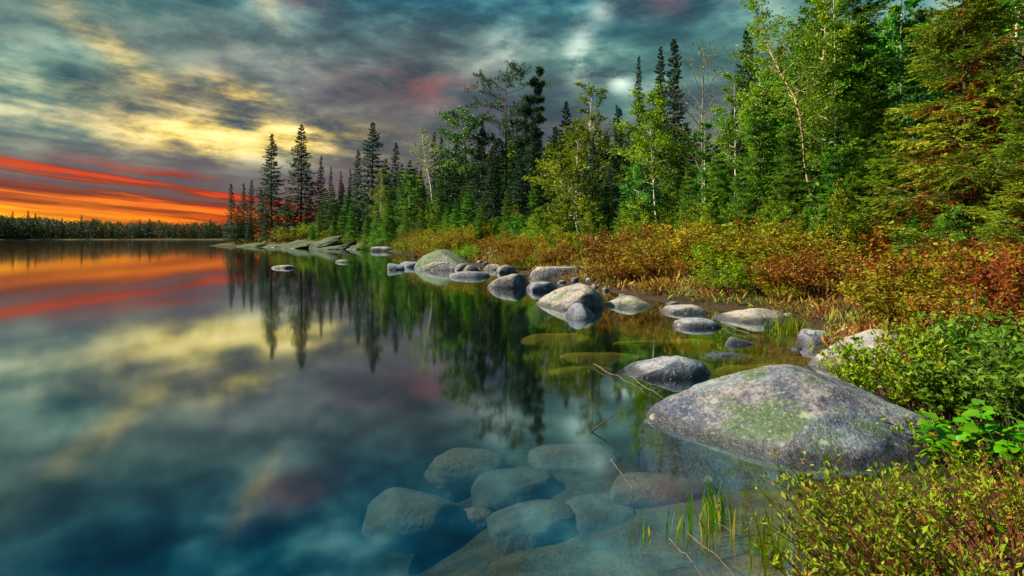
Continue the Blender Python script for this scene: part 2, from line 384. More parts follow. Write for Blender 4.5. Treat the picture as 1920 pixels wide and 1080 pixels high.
def water_mat():
    m, g = material('still_lake_water')
    geo = g.new('ShaderNodeNewGeometry'); P = geo.outputs['Position']; x, y, z = g.sep(P)
    ci = g.m('ABSOLUTE', g.sep(geo.outputs['Incoming'])[2])
    fres = g.add(.02, g.mul(.98, g.m('POWER', g.sub(1.0, ci), 5.0)))
    gl = g.new('ShaderNodeBsdfGlossy'); gl.distribution = 'GGX'
    gl.inputs['Roughness'].default_value = .05; gl.inputs['Color'].default_value = (.82, .94, 1.0, 1)
    tr = g.new('ShaderNodeBsdfTransparent'); tr.inputs['Color'].default_value = (.86, .95, .97, 1)
    mx = g.new('ShaderNodeMixShader')
    g.put(mx.inputs[0], g.m('POWER', fres, .43, clamp=True))
    m.node_tree.links.new(tr.outputs[0], mx.inputs[1]); m.node_tree.links.new(gl.outputs[0], mx.inputs[2])
    va = g.new('ShaderNodeVolumeAbsorption'); va.inputs['Color'].default_value = (.40, .60, .62, 1); va.inputs['Density'].default_value = 1.6
    return finish(m, g, mx.outputs[0], va.outputs[0])
M['water'] = water_mat()
# ------------------------------------------------------------------ terrain, lake
LAKE = np.array([(-200, -120), (-30, -25), (-5, -4.2), (-1.2, -.9), (.5, .3), (1.0, 1.5), (1.22, 2.3), (1.55, 2.75), (2.2, 3.15), (2.95, 3.5), (3.2, 4.5), (3.35, 6.0),
    (3.9, 7.3), (4.6, 8.6), (4.9, 9.8), (4.1, 11.2), (3.3, 12.4), (2.7, 14), (2.3, 16), (1.4, 18.5), (.9, 20.5), (-.5, 25), (-1.4, 28), (-4.3, 34), (-6.5, 40), (-10.4, 51),
    (-14, 62), (-17.3, 71), (-26, 79), (-36, 86), (-46, 93), (-54, 101), (-50, 120), (-30, 150), (0, 220), (60, 330), (80, 400), (-60, 402), (-200, 396), (-420, 402), (-900, 380), (-900, -120)], float)
def lake_d(P):
    """signed distance to the shoreline, positive on land"""
    P = np.atleast_2d(P); A = LAKE; B = np.roll(LAKE, -1, 0)
    best = np.full(len(P), 1e18); inside = np.zeros(len(P), bool)
    for a, b in zip(A, B):
        ab = b - a; ap = P - a
        t = np.clip((ap @ ab) / (ab @ ab), 0, 1)
        q = ap - t[:, None] * ab
        best = np.minimum(best, (q * q).sum(1))
        c = (a[1] > P[:, 1]) != (b[1] > P[:, 1])
        with np.errstate(divide='ignore', invalid='ignore'):
            xi = (b[0] - a[0]) * (P[:, 1] - a[1]) / (b[1] - a[1]) + a[0]
        inside ^= c & (P[:, 0] < xi)
    return np.sqrt(best) * np.where(inside, -1, 1)
def sstep(x, a, b):
    t = np.clip((x - a) / (b - a), 0, 1); return t * t * (3 - 2 * t)
def wob(x, y, f, s):
    return np.sin(x * f + s) * np.cos(y * f * 1.13 + s * 1.7) + .5 * np.sin(x * f * 2.3 + y * f * 1.7 + s * 3.1)
def height(P):
    P = np.atleast_2d(np.asarray(P, float)); d = lake_d(P); x, y = P[:, 0], P[:, 1]
    d = d + wob(x, y, .8, 1.0) * .14 * np.clip(np.abs(d), 0, 1) + wob(x, y, 2.7, 2.0) * .05
    land = .62 * (1 - np.exp(-np.maximum(d, 0) / 2.6)) + .022 * np.clip(d, 0, 80)
    hump = 2.6 * np.exp(-(((x + 34) / 15) ** 2 + ((y - 98) / 13) ** 2)) * sstep(d, 0, 9)
    land += hump + wob(x, y, .35, .4) * .10 * sstep(d, 0, 4) + wob(x, y, 1.9, 3.) * .035 * sstep(d, 0, 1)
    dd = np.maximum(-d, 0)
    steep = 1 + 2.2 * sstep(-x, -.1, 2.2) * sstep(-y, -9, -2)
    bed = -5.0 * (1 - np.exp(-.045 * dd * steep)) + wob(x, y, 1.3, 5.) * .03 * sstep(dd, 0, 1)
    return np.where(d >= 0, land, bed)
def gz(x, y): return float(height([(x, y)])[0])
def build_terrain():
    th = np.concatenate([np.linspace(-180, -52, 50)[:-1], np.linspace(-52, 52, 400), np.linspace(52, 180, 50)[1:-1]]) * np.pi / 180
    r = np.concatenate([[.05, .3], np.geomspace(.6, 4500, 300)])
    RR, TT = np.meshgrid(r, th, indexing='ij')
    X = (RR * np.sin(TT)).ravel(); Y = (RR * np.cos(TT)).ravel()
    Z = height(np.stack([X, Y], 1))
    n, k = len(r), len(th)
    i = np.arange(n - 1)[:, None] * k; j = np.arange(k)[None]; j2 = (j + 1) % k
    F = np.stack([i + j2, i + j, i + k + j, i + k + j2], -1).reshape(-1, 4)
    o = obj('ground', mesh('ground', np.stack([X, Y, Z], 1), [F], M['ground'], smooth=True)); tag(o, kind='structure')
build_terrain()
def build_water():
    x0, x1, y0, y1, z0 = -950, 180, -180, 460, -9
    V = [(x0, y0, 0), (x1, y0, 0), (x1, y1, 0), (x0, y1, 0), (x0, y0, z0), (x1, y0, z0), (x1, y1, z0), (x0, y1, z0)]
    F = [(0, 1, 2, 3), (7, 6, 5, 4), (0, 4, 5, 1), (1, 5, 6, 2), (2, 6, 7, 3), (3, 7, 4, 0)]
    o = obj('lake_water', mesh('lake_water', V, [F], M['water'])); tag(o, kind='structure')
build_water()

# ------------------------------------------------------------------ stones
_ICO = {}
def ico(sub):
    if sub not in _ICO:
        import bmesh
        bm = bmesh.new(); bmesh.ops.create_icosphere(bm, subdivisions=sub, radius=1.0)
        V = np.array([v.co[:] for v in bm.verts]); F = np.array([[v.index for v in f.verts] for f in bm.faces]); bm.free()
        _ICO[sub] = (V, F)
    V, F = _ICO[sub]; return V.copy(), F
def rock_mesh(name, size, seed, mat, sub=4, box=.75, cuts=6, rough=.06, skew=(0, 0), planes=(), bite=.75, k=.9):
    rng = np.random.default_rng(seed)
    V, F = ico(sub)
    V = np.sign(V) * np.abs(V) ** box; V /= np.maximum(1e-6, (np.abs(V) ** 2.6).sum(1) ** (1 / 2.6))[:, None]
    for i in range(cuts):
        n = unit(rng.normal(0, 1, 3) * (1, 1, .8)); n[2] = abs(n[2]) if rng.random() < .7 else n[2]
        d = rng.uniform(.62, .9)
        s = V @ n - d; V -= np.where(s > 0, s * bite, 0)[:, None] * n
    for n, d in planes:
        n = unit(np.array(n, float)); s = V @ n - d; V -= np.where(s > 0, s * k, 0)[:, None] * n
    off = Vector(rng.uniform(-50, 50, 3))
    dn = np.array([mnoise.fractal(Vector(v) * 1.6 + off, 1.0, 2.1, 5) for v in V])
    V *= (1 + rough * dn)[:, None]
    V[:, 0] += skew[0] * V[:, 2]; V[:, 1] += skew[1] * V[:, 2]
    V *= np.asarray(size)
    return mesh(name, V, [F], mat, smooth=True)
def rock(label, cx, base, wpx, top, mat='rock', name='boulder', ratio=.75, zb=0.0, sink=.55, seed=None, rz=0.0, group='boulders along the shore', Y=None, wfac=1.22, **kw):
    """a stone whose foot line shows at row `base` and whose top shows at row `top`"""
    if Y is None: Y = (CAM_H - zb) * FPX / (base - HOR)
    else: zb = CAM_H - (base - HOR) / FPX * Y
    wid = wpx / FPX * Y; dep = wid * ratio
    Yc = Y + dep * .42
    zt = CAM_H - (top - HOR) / FPX * Yc
    h = max(zt - zb, .02); c = h * (1 + sink) ; s = math.sqrt(max(.2, 1 - (sink / (1 + sink)) ** 2.4))
    me = rock_mesh(name, (wid * wfac * .5 / s, dep * wfac * .5 / s, c), seed if seed is not None else int(cx * 7 + base), M[mat], **kw)
    o = obj(name, me, loc=((cx - 960) / FPX * Yc, Yc, zt - c)); o.rotation_euler.z = rz
    return tag(o, label, 'rock', group)
MAINB = rock('huge pale grey dome boulder with green lichen patch, half in the water', 1512, 872, 690, 704, 'boulder', ratio=.62, seed=5, sub=6, cuts=0, rough=.07, box=.9, sink=.5, wfac=1.03, rz=R(10),
     skew=(.10, .12), planes=[((-.62, -.25, .75), .66), ((.55, -.1, .85), .76), ((-.15, -.8, .6), .80), ((.15, -.55, .85), .80), ((-.9, -.5, .15), .86), ((.35, -.75, .55), .84), ((-.35, -.55, .75), .83)], k=.8)
rock('dark blue-violet dome stone alone in the shallows, cream on its top', 1243, 706, 144, 664, 'rock_blue', seed=21, sub=5, cuts=3, rough=.05, ratio=.6, planes=[((-.5, 0, .8), .7)])
rock('thin pale blue sliver of stone barely above the brown shallows', 1364, 668, 78, 656, 'rock_blue', ratio=.5, seed=22, planes=[((.4, 0, .9), .5)])
rock('small tilted violet stone in the brown shallows', 1396, 646, 66, 629, 'rock_blue', ratio=.5, seed=23, planes=[((.5, 0, .9), .45)])
rock('low smooth blue oval stone in front of the shoreline boulders', 1308, 614, 76, 596, 'rock_blue', ratio=.6, seed=24, cuts=2)
rock('round grey-blue stone between the cream pyramid stone and a wide pale one', 1290, 588, 82, 563, 'rock', ratio=.7, seed=25)
rock('wide pale stone with sunlit cream top left of the grass tuft', 1402, 604, 120, 571, 'rock', ratio=.65, seed=26, planes=[((-.6, -.2, .8), .6)])
rock('cream pyramid stone with sloping shoulders at the water edge', 1186, 579, 112, 543, 'rock_tan', ratio=.65, seed=27, cuts=2, planes=[((.5, -.2, .85), .48), ((-.5, -.2, .85), .52)], k=.85)
rock('small dark pointed stone in front of the pale shoreline boulder', 1088, 598, 66, 561, 'rock_blue', ratio=.8, seed=28, cuts=2, planes=[((.5, -.2, .8), .55), ((-.5, -.3, .8), .55)], k=.7)
rock('large pale sloping boulder behind the small dark pointed stone', 1044, 578, 140, 530, 'rock_tan', ratio=.7, wfac=1.3, seed=29, sub=5, cuts=3, planes=[((-.6, -.2, .75), .42)], k=.9)
rock('dark blue stone tucked behind the large pale sloping boulder', 1016, 546, 60, 528, 'rock_blue', ratio=.7, seed=30)
rock('long flat-topped block boulder under the golden shrubs', 1067, 523, 128, 488, 'rock_far', ratio=.55, seed=31, sub=5, box=.5, cuts=3, rough=.04, sink=.3, planes=[((0, 0, 1), .72)], k=.97)
rock('pale humped stone with a thin reflection, beside the flat-topped block', 955, 540, 70, 513, 'rock', ratio=.7, seed=32)
rock('small rusty stone behind the pale humped stone', 972, 530, 32, 514, 'rock_tan', ratio=.8, seed=33)
rock('big round boulder with green lichen top at the far end of the shoreline stones', 839, 503, 114, 465, 'rock_green', ratio=.7, seed=34, sub=5, cuts=4, sink=.35, planes=[((.6, -.1, .75), .62)])
rock('low whitish stone in front of the green-topped round boulder', 822, 507, 74, 491, 'rock_far', ratio=.45, seed=35)
rock('small round stone at the foot of the green-topped boulder', 862, 507, 32, 492, 'rock_tan', ratio=.8, seed=36)
rock('tiny round stone right of the small round stone by the green-topped boulder', 881, 508, 28, 497, 'rock', ratio=.8, seed=37)
rock('dark wet flat stone in front of the green-topped boulder', 884, 520, 74, 509, 'rock_blue', ratio=.6, seed=38)
rock('small black angular stone farthest out left of the green-topped boulder', 740, 506, 30, 490, 'rock_blue', ratio=.9, seed=39)
rock('dark low stone between the black angular stone and the green-topped boulder', 767, 501, 44, 487, 'rock_blue', ratio=.5, seed=40)
rock('lone low slab of rock in open water off the wooded point', 536, 503, 42, 497, 'rock_far', ratio=.4, seed=41)
rock('tiny lone stone in open water in front of the wooded point', 642, 492, 24, 487, 'rock_far', ratio=.6, seed=42)
rock('violet-grey rounded stone at the edge of the shrubs behind the shore', 930, 500, 44, 468, 'rock_green', ratio=.8, seed=43, Y=31)
rock('round tan pebble-like stone beside the pale humped stone', 952, 512, 36, 497, 'rock_tan', ratio=.8, seed=44)
rock('small flat whitish stone below the violet-grey rounded stone', 922, 506, 36, 495, 'rock_far', ratio=.6, seed=45)
rock('mossy stone half buried in greenery on the bank behind the round grey-blue stone', 1302, 562, 92, 537, 'rock_green', ratio=.6, seed=46, Y=13.6)
rock('broad grey-brown flat stone right of the grass tuft', 1578, 626, 150, 586, 'rock_tan', ratio=.55, seed=47, sub=5, Y=9.2, planes=[((.2, -.1, 1), .62)])
rock('dark blue block stone at the water edge below the broad flat stone', 1532, 648, 74, 617, 'rock_blue', ratio=.7, seed=48, box=.6)
rock('large tan slanting boulder rising from the water behind the huge dome boulder', 1618, 712, 200, 618, 'rock_tan', ratio=.7, seed=49, sub=5, cuts=2, sink=.4, skew=(.35, .1), planes=[((-.7, -.3, .65), .40)], k=.9)
rock('brown weathered stone under the rust shrubs', 1604, 592, 78, 556, 'rock_tan', ratio=.7, seed=50, Y=11.3)
rock('small grey stone showing among the golden shrubs on the bank', 1304, 505, 44, 482, 'rock', ratio=.7, seed=51, Y=19.0)
rock('low grey rock where the wooded point meets the shallows', 716, 471, 44, 462, 'rock_far', ratio=.5, seed=52)
rock('small grey stone left of the grass tuft', 1447, 612, 26, 600, 'rock_blue', ratio=.8, seed=53)
# granite of the wooded point
GP = 'granite of the wooded point'
for cx, ba, wp, to, sd_, lab in ((470, 463, 70, 455, 61, 'low dark granite ledge at the tip of the wooded point'), (520, 464, 70, 454, 62, 'cracked granite hump right of the tip ledge'), (562, 465, 96, 442, 63, 'steep mossy granite slab under the tallest spruces of the point'),
        (606, 466, 110, 434, 64, 'sloping mossy granite slab right of the steep one'), (644, 466, 80, 442, 65, 'grey broken granite block right of the sloping slab'), (672, 468, 60, 450, 66, 'low granite ledge nearest the young firs'), (545, 466, 60, 457, 67, 'flat granite shelf at the waterline below the steep slab'), (622, 468, 70, 458, 68, 'flat granite shelf at the waterline below the sloping slab')):
    rock(lab, cx, ba, wp, to, 'rock_point', 'outcrop', ratio=.5, seed=sd_, sub=5, cuts=12, rough=.34, group=GP, sink=.2, skew=(.12, .15), box=.7, planes=[((-.5, -.3, .8), .45)])
# sunken stones
def sunk(label, cx, cyp, wpx, hpx, z, mat='sunk', **kw):
    """stone wholly under water: centre at row cyp, its middle z metres below the surface"""
    Y = (CAM_H - z) * FPX / (cyp - HOR); wid = wpx / FPX * Y
    hh = hpx / FPX * Y
    me = rock_mesh('sunken_stone', (wid * .56, hh * .80, hh * .44), int(cx * 3 + cyp), M[mat], sub=5, cuts=kw.pop('cuts', 4), **kw)
    o = obj('sunken_stone', me, loc=((cx - 960) / FPX * Y, Y, min(z - .05, -.05 - hh * .44)))
    return tag(o, label, 'rock', 'stones under the water')
sunk('big pale sunken stone, leftmost of those under the clear water', 785, 955, 180, 100, -.36, box=.7)
sunk('faint sunken slab behind the leftmost pale sunken stone', 868, 868, 150, 70, -.40)
sunk('rounded pale sunken stone in the middle of the underwater group', 975, 908, 170, 80, -.32)
sunk('faint wide sunken stone farthest back in the underwater group', 1075, 862, 160, 80, -.40)
sunk('dark squarish sunken stone nearest the bottom edge', 1003, 985, 170, 105, -.30, box=.6)
sunk('reddish sunken stone right of the dark squarish one', 1140, 965, 160, 90, -.28)
sunk('flat pinkish sunken slab nearest the huge dome boulder', 1236, 905, 190, 72, -.14, box=.55)
sunk('small dark sunken stone between the leftmost and the squarish one', 893, 968, 66, 50, -.40)
sunk('small sunken cobble below the reddish sunken stone', 1108, 1030, 50, 34, -.36)
sunk('small sunken cobble between the rounded and the reddish stone', 1110, 925, 60, 36, -.40)
sunk('long olive-yellow sunken boulder left of the dark pointed stone reflection', 1045, 632, 120, 34, -.10, 'algae')
sunk('brown sunken boulder under the dark tree reflections', 1120, 668, 150, 30, -.16, 'algae')
sunk('small olive sunken boulder in front of the lone dark dome stone', 1090, 690, 110, 26, -.22, 'algae')
sunk('olive sunken slab between the shoreline stones and the lone dome stone', 1250, 640, 180, 26, -.10, 'algae')
sunk('brown sunken slab beside the thin blue sliver', 1440, 690, 170, 34, -.12, 'algae')
# ------------------------------------------------------------------ plants: builders
def conifer(seed, H=10.0, Rr=1.7, base=.05, nb=170, K=13, droop=.22, upturn=.22, p=.85, leafw=.11, sub=1, mat='spruce', bark='bark', gap=.15, tip=.5, tr=.011, lumps=.25, dead=0.0, bulge=.12, wh=0, bl=(.28, .5)):
    """returns (trunk mesh, crown mesh) of a spruce or fir of height H"""
    rng = np.random.default_rng(seed)
    A = Acc(); W = Acc()
    bend = rng.normal(0, .012 * H, 2)
    zz = np.linspace(0, 1, 9)
    tx = bend[0] * np.sin(zz * 3) ; ty = bend[1] * np.sin(zz * 2.6)
    def axis(t): return np.stack([bend[0] * np.sin(t * 3), bend[1] * np.sin(t * 2.6), t * H], -1)
    tube(W, np.stack([tx, ty, zz * H], 1), tr * H * (1 - zz * .93), 7)
    t = base + (1 - base) * (np.arange(nb) + rng.random(nb)) / nb
    t = np.clip(t ** .95, 0, .992)
    if wh: t = np.clip(base + (1 - base) * (np.round((t - base) / (1 - base) * wh) / wh) + rng.normal(0, .12 / wh, nb), base, .99)
    az = np.arange(nb) * 2.39996 + rng.normal(0, .35, nb)
    rp = (1 - t) ** p * np.clip((t - base + bulge) / (bulge + .06), .35, 1)
    L = Rr * rp * (1 - lumps + 2 * lumps * rng.random(nb)) + .028 * Rr
    L *= np.where(rng.random(nb) < gap, rng.uniform(.35, .7, nb), 1)
    L *= 1 + .18 * np.sin(az * 2 + seed) * (1 - t)
    out = np.stack([np.cos(az), np.sin(az), np.zeros(nb)], 1); tan = np.stack([-np.sin(az), np.cos(az), np.zeros(nb)], 1)
    a = (-droop + (tip + droop) * t ** 1.8) + rng.normal(0, .09, nb)
    b = upturn * (1 - t) + rng.normal(0, .05, nb)
    c0 = axis(t)
    # limbs
    for j in range(nb):
        if L[j] > .22 * Rr and rng.random() < .75:
            s = np.array([0, .5, .9])
            pts = c0[j] + out[j] * (L[j] * s)[:, None]; pts[:, 2] += L[j] * (a[j] * s + b[j] * s * s)
            tube(W, pts, np.array([.006, .0035, .0012]) * H * (.4 + L[j] / Rr) * .6, 3)
    s = (np.arange(K) + .5) / K
    s = np.clip(.10 + .9 * s[None] + rng.normal(0, .3 / K, (nb, K)), .08, 1)         # nb,K
    pos = c0[:, None] + out[:, None] * (L[:, None] * s)[..., None]
    pos[..., 2] += L[:, None] * (a[:, None] * s + b[:, None] * s * s)
    slope = a[:, None] + 2 * b[:, None] * s
    bt = np.clip(rng.normal(.45, .17, nb), 0, 1)
    for side in (-1, 1):
        th = rng.uniform(.65, 1.15, (nb, K))
        D = out[:, None] * np.cos(th)[..., None] + tan[:, None] * (side * np.sin(th))[..., None]
        D[..., 2] += slope * np.cos(th) - .16 + rng.normal(0, .20, (nb, K))
        D = unit(D)
        ln = L[:, None] * (.12 + .36 * (1 - s) ** .7) * rng.uniform(.7, 1.25, (nb, K)) + .02 * Rr
        tone = np.clip(bt[:, None] + rng.normal(0, .16, (nb, K)) + .10 * (s - .5), .18 if dead else 0, 1)
        if dead: tone = np.where((s < .42) & (t[:, None] < .55) & (rng.random((nb, K)) < dead), rng.uniform(0, .15, (nb, K)), tone)
        if sub == 1:
            blades(A, pos.reshape(-1, 3), D.reshape(-1, 3), ln.ravel(), (leafw * H / 10 * rng.uniform(.8, 1.3, nb * K)), rng, tone.ravel(), .55)
        else:
            P0, D0, l0, t0 = pos.reshape(-1, 3), D.reshape(-1, 3), ln.ravel(), tone.ravel()
            sidev = unit(np.cross(D0, np.array([0, 0, 1.0])))
            for q in range(sub):
                u = (q + rng.random(len(P0))) / sub
                sg = rng.choice([-1, 1], len(P0))
                d2 = D0 * rng.uniform(.7, 1.0, len(P0))[:, None] + sidev * (sg * rng.uniform(.25, .75, len(P0)))[:, None]
                d2[:, 2] += rng.normal(-.05, .18, len(P0)); d2 = unit(d2)
                blades(A, P0 + D0 * (l0 * u)[:, None], d2, l0 * rng.uniform(*bl, len(P0)) + .008 * Rr, leafw * H / 10 * rng.uniform(.7, 1.3, len(P0)), rng, np.clip(t0 + np.where(t0 < .16, 0, .12 * (u - .4)), 0, 1), .6)
    # branch ends
    e = pos[:, -1]; D = out.copy(); D[:, 2] += slope[:, -1] + .1
    blades(A, e - out * (L * .1)[:, None], unit(D), L * .26 + .02 * Rr, leafw * H / 10, rng, np.clip(bt + .2, 0, 1), .5)
    # leader
    n = 14; u = np.linspace(.93, 1.0, n); D = np.stack([rng.normal(0, .5, n), rng.normal(0, .5, n), np.full(n, .8)], 1)
    blades(A, axis(u), unit(D), .035 * H * (1.25 - (u - .93) * 10), leafw * H / 10 * .6, rng, np.full(n, .6), .5)
    return W.mesh('trunk', M[bark], True), A.mesh('crown', M[mat])

def broadleaf(seed, H=10.0, path=None, spread=2.2, nl=26, start=.35, twigs=9, leaves=16, leaf=.17, mat='birch_leaf', bark='birch_bark', tr=.011, scat=.28, up=.75, prof='round', bare=0.0, clump=False, needles=False, sink=.0, crown_low=1.0):
    """leafy tree: trunk follows `path` (list of (x, y, z) fractions of H), limbs with twigs, leaves on the twigs"""
    rng = np.random.default_rng(seed)
    A = Acc(); W = Acc()
    if path is None:
        b = rng.normal(0, .035, 2); path = [(b[0] * math.sin(q * 3), b[1] * math.sin(q * 2.4), q) for q in np.linspace(0, 1, 9)]
    path = np.asarray(path, float) * H
    cum = np.concatenate([[0], np.cumsum(np.linalg.norm(np.diff(path, axis=0), axis=1))]); cum /= cum[-1]
    def axis(t): return np.stack([np.interp(t, cum, path[:, i]) for i in range(3)], -1)
    tq = np.linspace(0, 1, 14)
    tube(W, axis(tq), tr * H * (1 - tq * .86), 7)
    for i in range(nl):
        t = start + (1 - start) * ((i + rng.random()) / nl); t = min(t, .99)
        az = i * 2.39996 + rng.normal(0, .4)
        f = (t - start) / (1 - start)
        pr = {'round': math.sin(min(1, .25 + f * .85) * math.pi) ** .7, 'cone': (1 - f) ** .8 + .12, 'vase': .35 + .65 * f, 'flat': .55 + .6 * f * (1.25 - f)}[prof]
        if f > .75: pr = max(pr, .38)
        L = spread * pr * rng.uniform(.65, 1.2)
        o = np.array([math.cos(az), math.sin(az), 0]); el = up * rng.uniform(.6, 1.25) * (.75 + .5 * f)
        s = np.linspace(0, 1, 5); c0 = axis(np.array([t]))[0]
        pts = c0 + o * (L * s)[:, None]; pts[:, 2] += L * (el * s - (.35 * el - .10 * rng.normal()) * s * s)
        pts[1:] += rng.normal(0, .035 * L, (4, 3))
        rr = tr * H * .42 * (1 - t * .6)
        tube(W, pts, rr * (1 - s * .8), 4)
        bt = np.clip(rng.normal(.48, .18), 0, 1)
        for k in range(twigs):
            u = .22 + .78 * (k + rng.random()) / twigs
            b0 = np.array([np.interp(u, s, pts[:, q]) for q in range(3)])
            d = unit(o * .7 + np.array([rng.normal(0, .8), rng.normal(0, .8), rng.normal(.35, .5)]))
            l = L * .36 * rng.uniform(.5, 1.2) * (1.15 - u * .5)
            tube(W, np.stack([b0, b0 + d * l * .55 + (0, 0, .03 * l), b0 + d * l]), rr * np.array([.22, .16, .07]), 3)
            if rng.random() < bare * (.3 + f): continue
            if needles:
                for q in range(3):
                    c = b0 + d * l * (.4 + .3 * q); n = leaves
                    dd = unit(rng.normal(0, 1, (n, 3)) + d * .9 + (0, 0, .4))
                    blades(A, np.repeat(c[None], n, 0) + rng.normal(0, .03, (n, 3)) * l, dd, leaf * rng.uniform(.7, 1.2, n), leaf * .16, rng, np.clip(bt + rng.normal(0, .2, n), 0, 1), .8)
                continue
            n = max(2, int(leaves * rng.uniform(.6, 1.4) * min(1, .25 + .75 * L / spread)))
            v = rng.random(n)
            P = b0 + d * (l * (.25 + .85 * v))[:, None] + rng.normal(0, scat * l + .02, (n, 3)) * (1, 1, .75)
            D = unit(rng.normal(0, 1, (n, 3)) * (1, 1, .6) + o * .3 + (0, 0, -.25))
            sz = leaf * rng.uniform(.65, 1.25, n)
            blades(A, P, D, sz, sz * .72, rng, np.clip(bt + rng.normal(0, .22, n), 0, 1), .75, .42)
    return W.mesh('trunk', M[bark], True), A.mesh('crown', M[mat])

def shrub(seed, H=.9, Rr=.7, ns=40, leaf=.035, wl=.45, per=26, mat='rust', bark='stem', lean=(0, 0), low=.3, spike=0.0, fork=2, scat=.05, sr=.004, up=1.0, node=0):
    rng = np.random.default_rng(seed); A = Acc(); W = Acc()
    for i in range(ns):
        az = rng.uniform(0, 6.283); q = math.sqrt(rng.random())
        b0 = np.array([math.cos(az), math.sin(az), 0]) * Rr * .45 * q
        h = H * rng.uniform(.6, 1.08) * (1 - .28 * q * q)
        o = np.array([math.cos(az), math.sin(az), 0]) * q * Rr * .55 + np.array([lean[0], lean[1], 0]) * h
        s = np.linspace(0, 1, 5)
        pts = b0 + o * (s ** 1.25)[:, None]; pts[:, 2] += h * s * up; pts[1:] += rng.normal(0, .025 * H, (4, 3))
        pts[0, 2] = -.06 * H
        tube(W, pts, sr * (1 - s * .75), 4)
        tips = [(pts, low)]
        for k in range(fork):
            u = rng.uniform(.3, .8); c = np.array([np.interp(u, s, pts[:, q2]) for q2 in range(3)])
            d = unit(np.array([rng.normal(0, .6), rng.normal(0, .6), .9]) + o * .6); l = h * rng.uniform(.2, .42)
            pp = np.stack([c, c + d * l * .5, c + d * l + (0, 0, .06 * l)])
            tube(W, pp, sr * np.array([.5, .38, .2]), 3); tips.append((pp, .2))
        bt = np.clip(rng.normal(.5, .17), 0, 1)
        for pp, lo in tips:
            n = int(per * rng.uniform(.6, 1.3) / (1 if lo == low else 2)) + 2
            u = lo + (1 - lo) * rng.random(n) ** .7
            if node: u = np.clip(lo + (1 - lo) * np.round((u - lo) / (1 - lo) * node) / node, 0, 1)
            ss = np.linspace(0, 1, len(pp)); P = np.stack([np.interp(u, ss, pp[:, q2]) for q2 in range(3)], 1)
            D = unit(rng.normal(0, 1, (n, 3)) * (1, 1, .6) + (0, 0, .55 + spike))
            P = P + rng.normal(0, scat * H, (n, 3)) * .5
            sz = leaf * rng.uniform(.4, 1.45, n)
            blades(A, P, D, sz, sz * wl * rng.uniform(.75, 1.25, n), rng, np.clip(bt + rng.normal(0, .2, n), 0, 1), .8, .5)
    return W.mesh('stems', M[bark], True), A.mesh('leaves', M[mat])

_TH = {}
def place(kind, meshes, names, loc, scale, rz, label, cat, group=None):
    e = empty(kind, loc, rz)
    e.scale = scale if not isinstance(scale, (int, float)) else (scale,) * 3
    for nme, me in zip(names, meshes):
        o = bpy.data.objects.new(nme, me); COL.objects.link(o); o.parent = e
    return tag(e, label, cat, group)
TRUNK_CROWN = ('trunk', 'crown')

# prototypes, all 10 m tall
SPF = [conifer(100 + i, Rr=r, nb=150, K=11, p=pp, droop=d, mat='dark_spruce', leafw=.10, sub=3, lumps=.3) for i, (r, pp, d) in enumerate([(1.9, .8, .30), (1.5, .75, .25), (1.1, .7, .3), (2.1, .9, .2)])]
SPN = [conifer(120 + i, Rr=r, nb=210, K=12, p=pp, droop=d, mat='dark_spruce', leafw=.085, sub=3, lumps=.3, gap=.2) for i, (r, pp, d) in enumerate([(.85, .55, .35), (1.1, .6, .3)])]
SPG = [conifer(140 + i, Rr=r, nb=170, K=12, p=pp, droop=d, mat='spruce', leafw=.075, sub=5, wh=24) for i, (r, pp, d) in enumerate([(1.9, .85, .15), (1.6, .8, .2)])]
FIR = [conifer(160 + i, Rr=r, nb=190, K=13, p=pp, droop=d, mat='fir', leafw=.055, sub=8, base=.02, tip=.35, wh=21, bl=(.18, .34)) for i, (r, pp, d) in enumerate([(2.6, .9, .10), (2.1, .85, .12), (3.0, 1.0, .08)])]
BIG = [conifer(180 + i, Rr=r, nb=190, K=14, p=.8, droop=.16, upturn=.14, mat=m_, leafw=.036, sub=22, base=.03, dead=dd, gap=.25, wh=20, bl=(.12, .22)) for i, (r, m_, dd) in enumerate([(3.0, 'big_spruce', .5), (2.6, 'fir', 0)])]
PINE = [broadleaf(200, spread=3.3, nl=24, start=.40, twigs=15, leaves=10, leaf=.24, mat='pine', bark='bark', needles=True, prof='flat', up=.35, tr=.013),
        broadleaf(201, spread=1.25, nl=34, start=.25, twigs=14, leaves=12, leaf=.24, mat='pine', bark='bark', needles=True, prof='round', up=.55, tr=.011)]
BIR = [broadleaf(220 + i, spread=sp, nl=30, start=st, twigs=14, leaves=int(lv * 1.25), leaf=.135, mat=m_, prof=pf, tr=.0085) for i, (sp, st, lv, m_, pf) in enumerate([(2.1, .3, 20, 'birch_leaf', 'round'), (2.6, .22, 22, 'yellow_leaf', 'round'), (1.7, .15, 22, 'green_leaf', 'cone'), (2.3, .1, 24, 'green_leaf', 'round')])]
BARE = [broadleaf(240 + i, spread=2.3, nl=34, start=.32, twigs=14, leaves=3, leaf=.11, mat='yellow_leaf', bark='grey_bark', up=1.15, prof='round', bare=.45, tr=.009) for i in range(2)]
UND = [broadleaf(260 + i, H=10, spread=3.4, nl=40, start=.06, twigs=12, leaves=22, leaf=.26, mat=m_, bark='grey_bark', up=.9, prof='round', tr=.008) for i, m_ in enumerate(('birch_leaf', 'green_leaf', 'yellow_leaf'))]
PROTO = dict(spf=SPF, spn=SPN, spg=SPG, fir=FIR, big=BIG, pine=PINE, bir=BIR, bare=BARE, und=UND)
NAME = dict(spf='spruce_tree', spn='spruce_tree', spg='spruce_tree', fir='fir_tree', big='spruce_tree', pine='pine_tree', bir='birch_tree', bare='birch_tree', und='sapling')
_rt = random.Random(4)
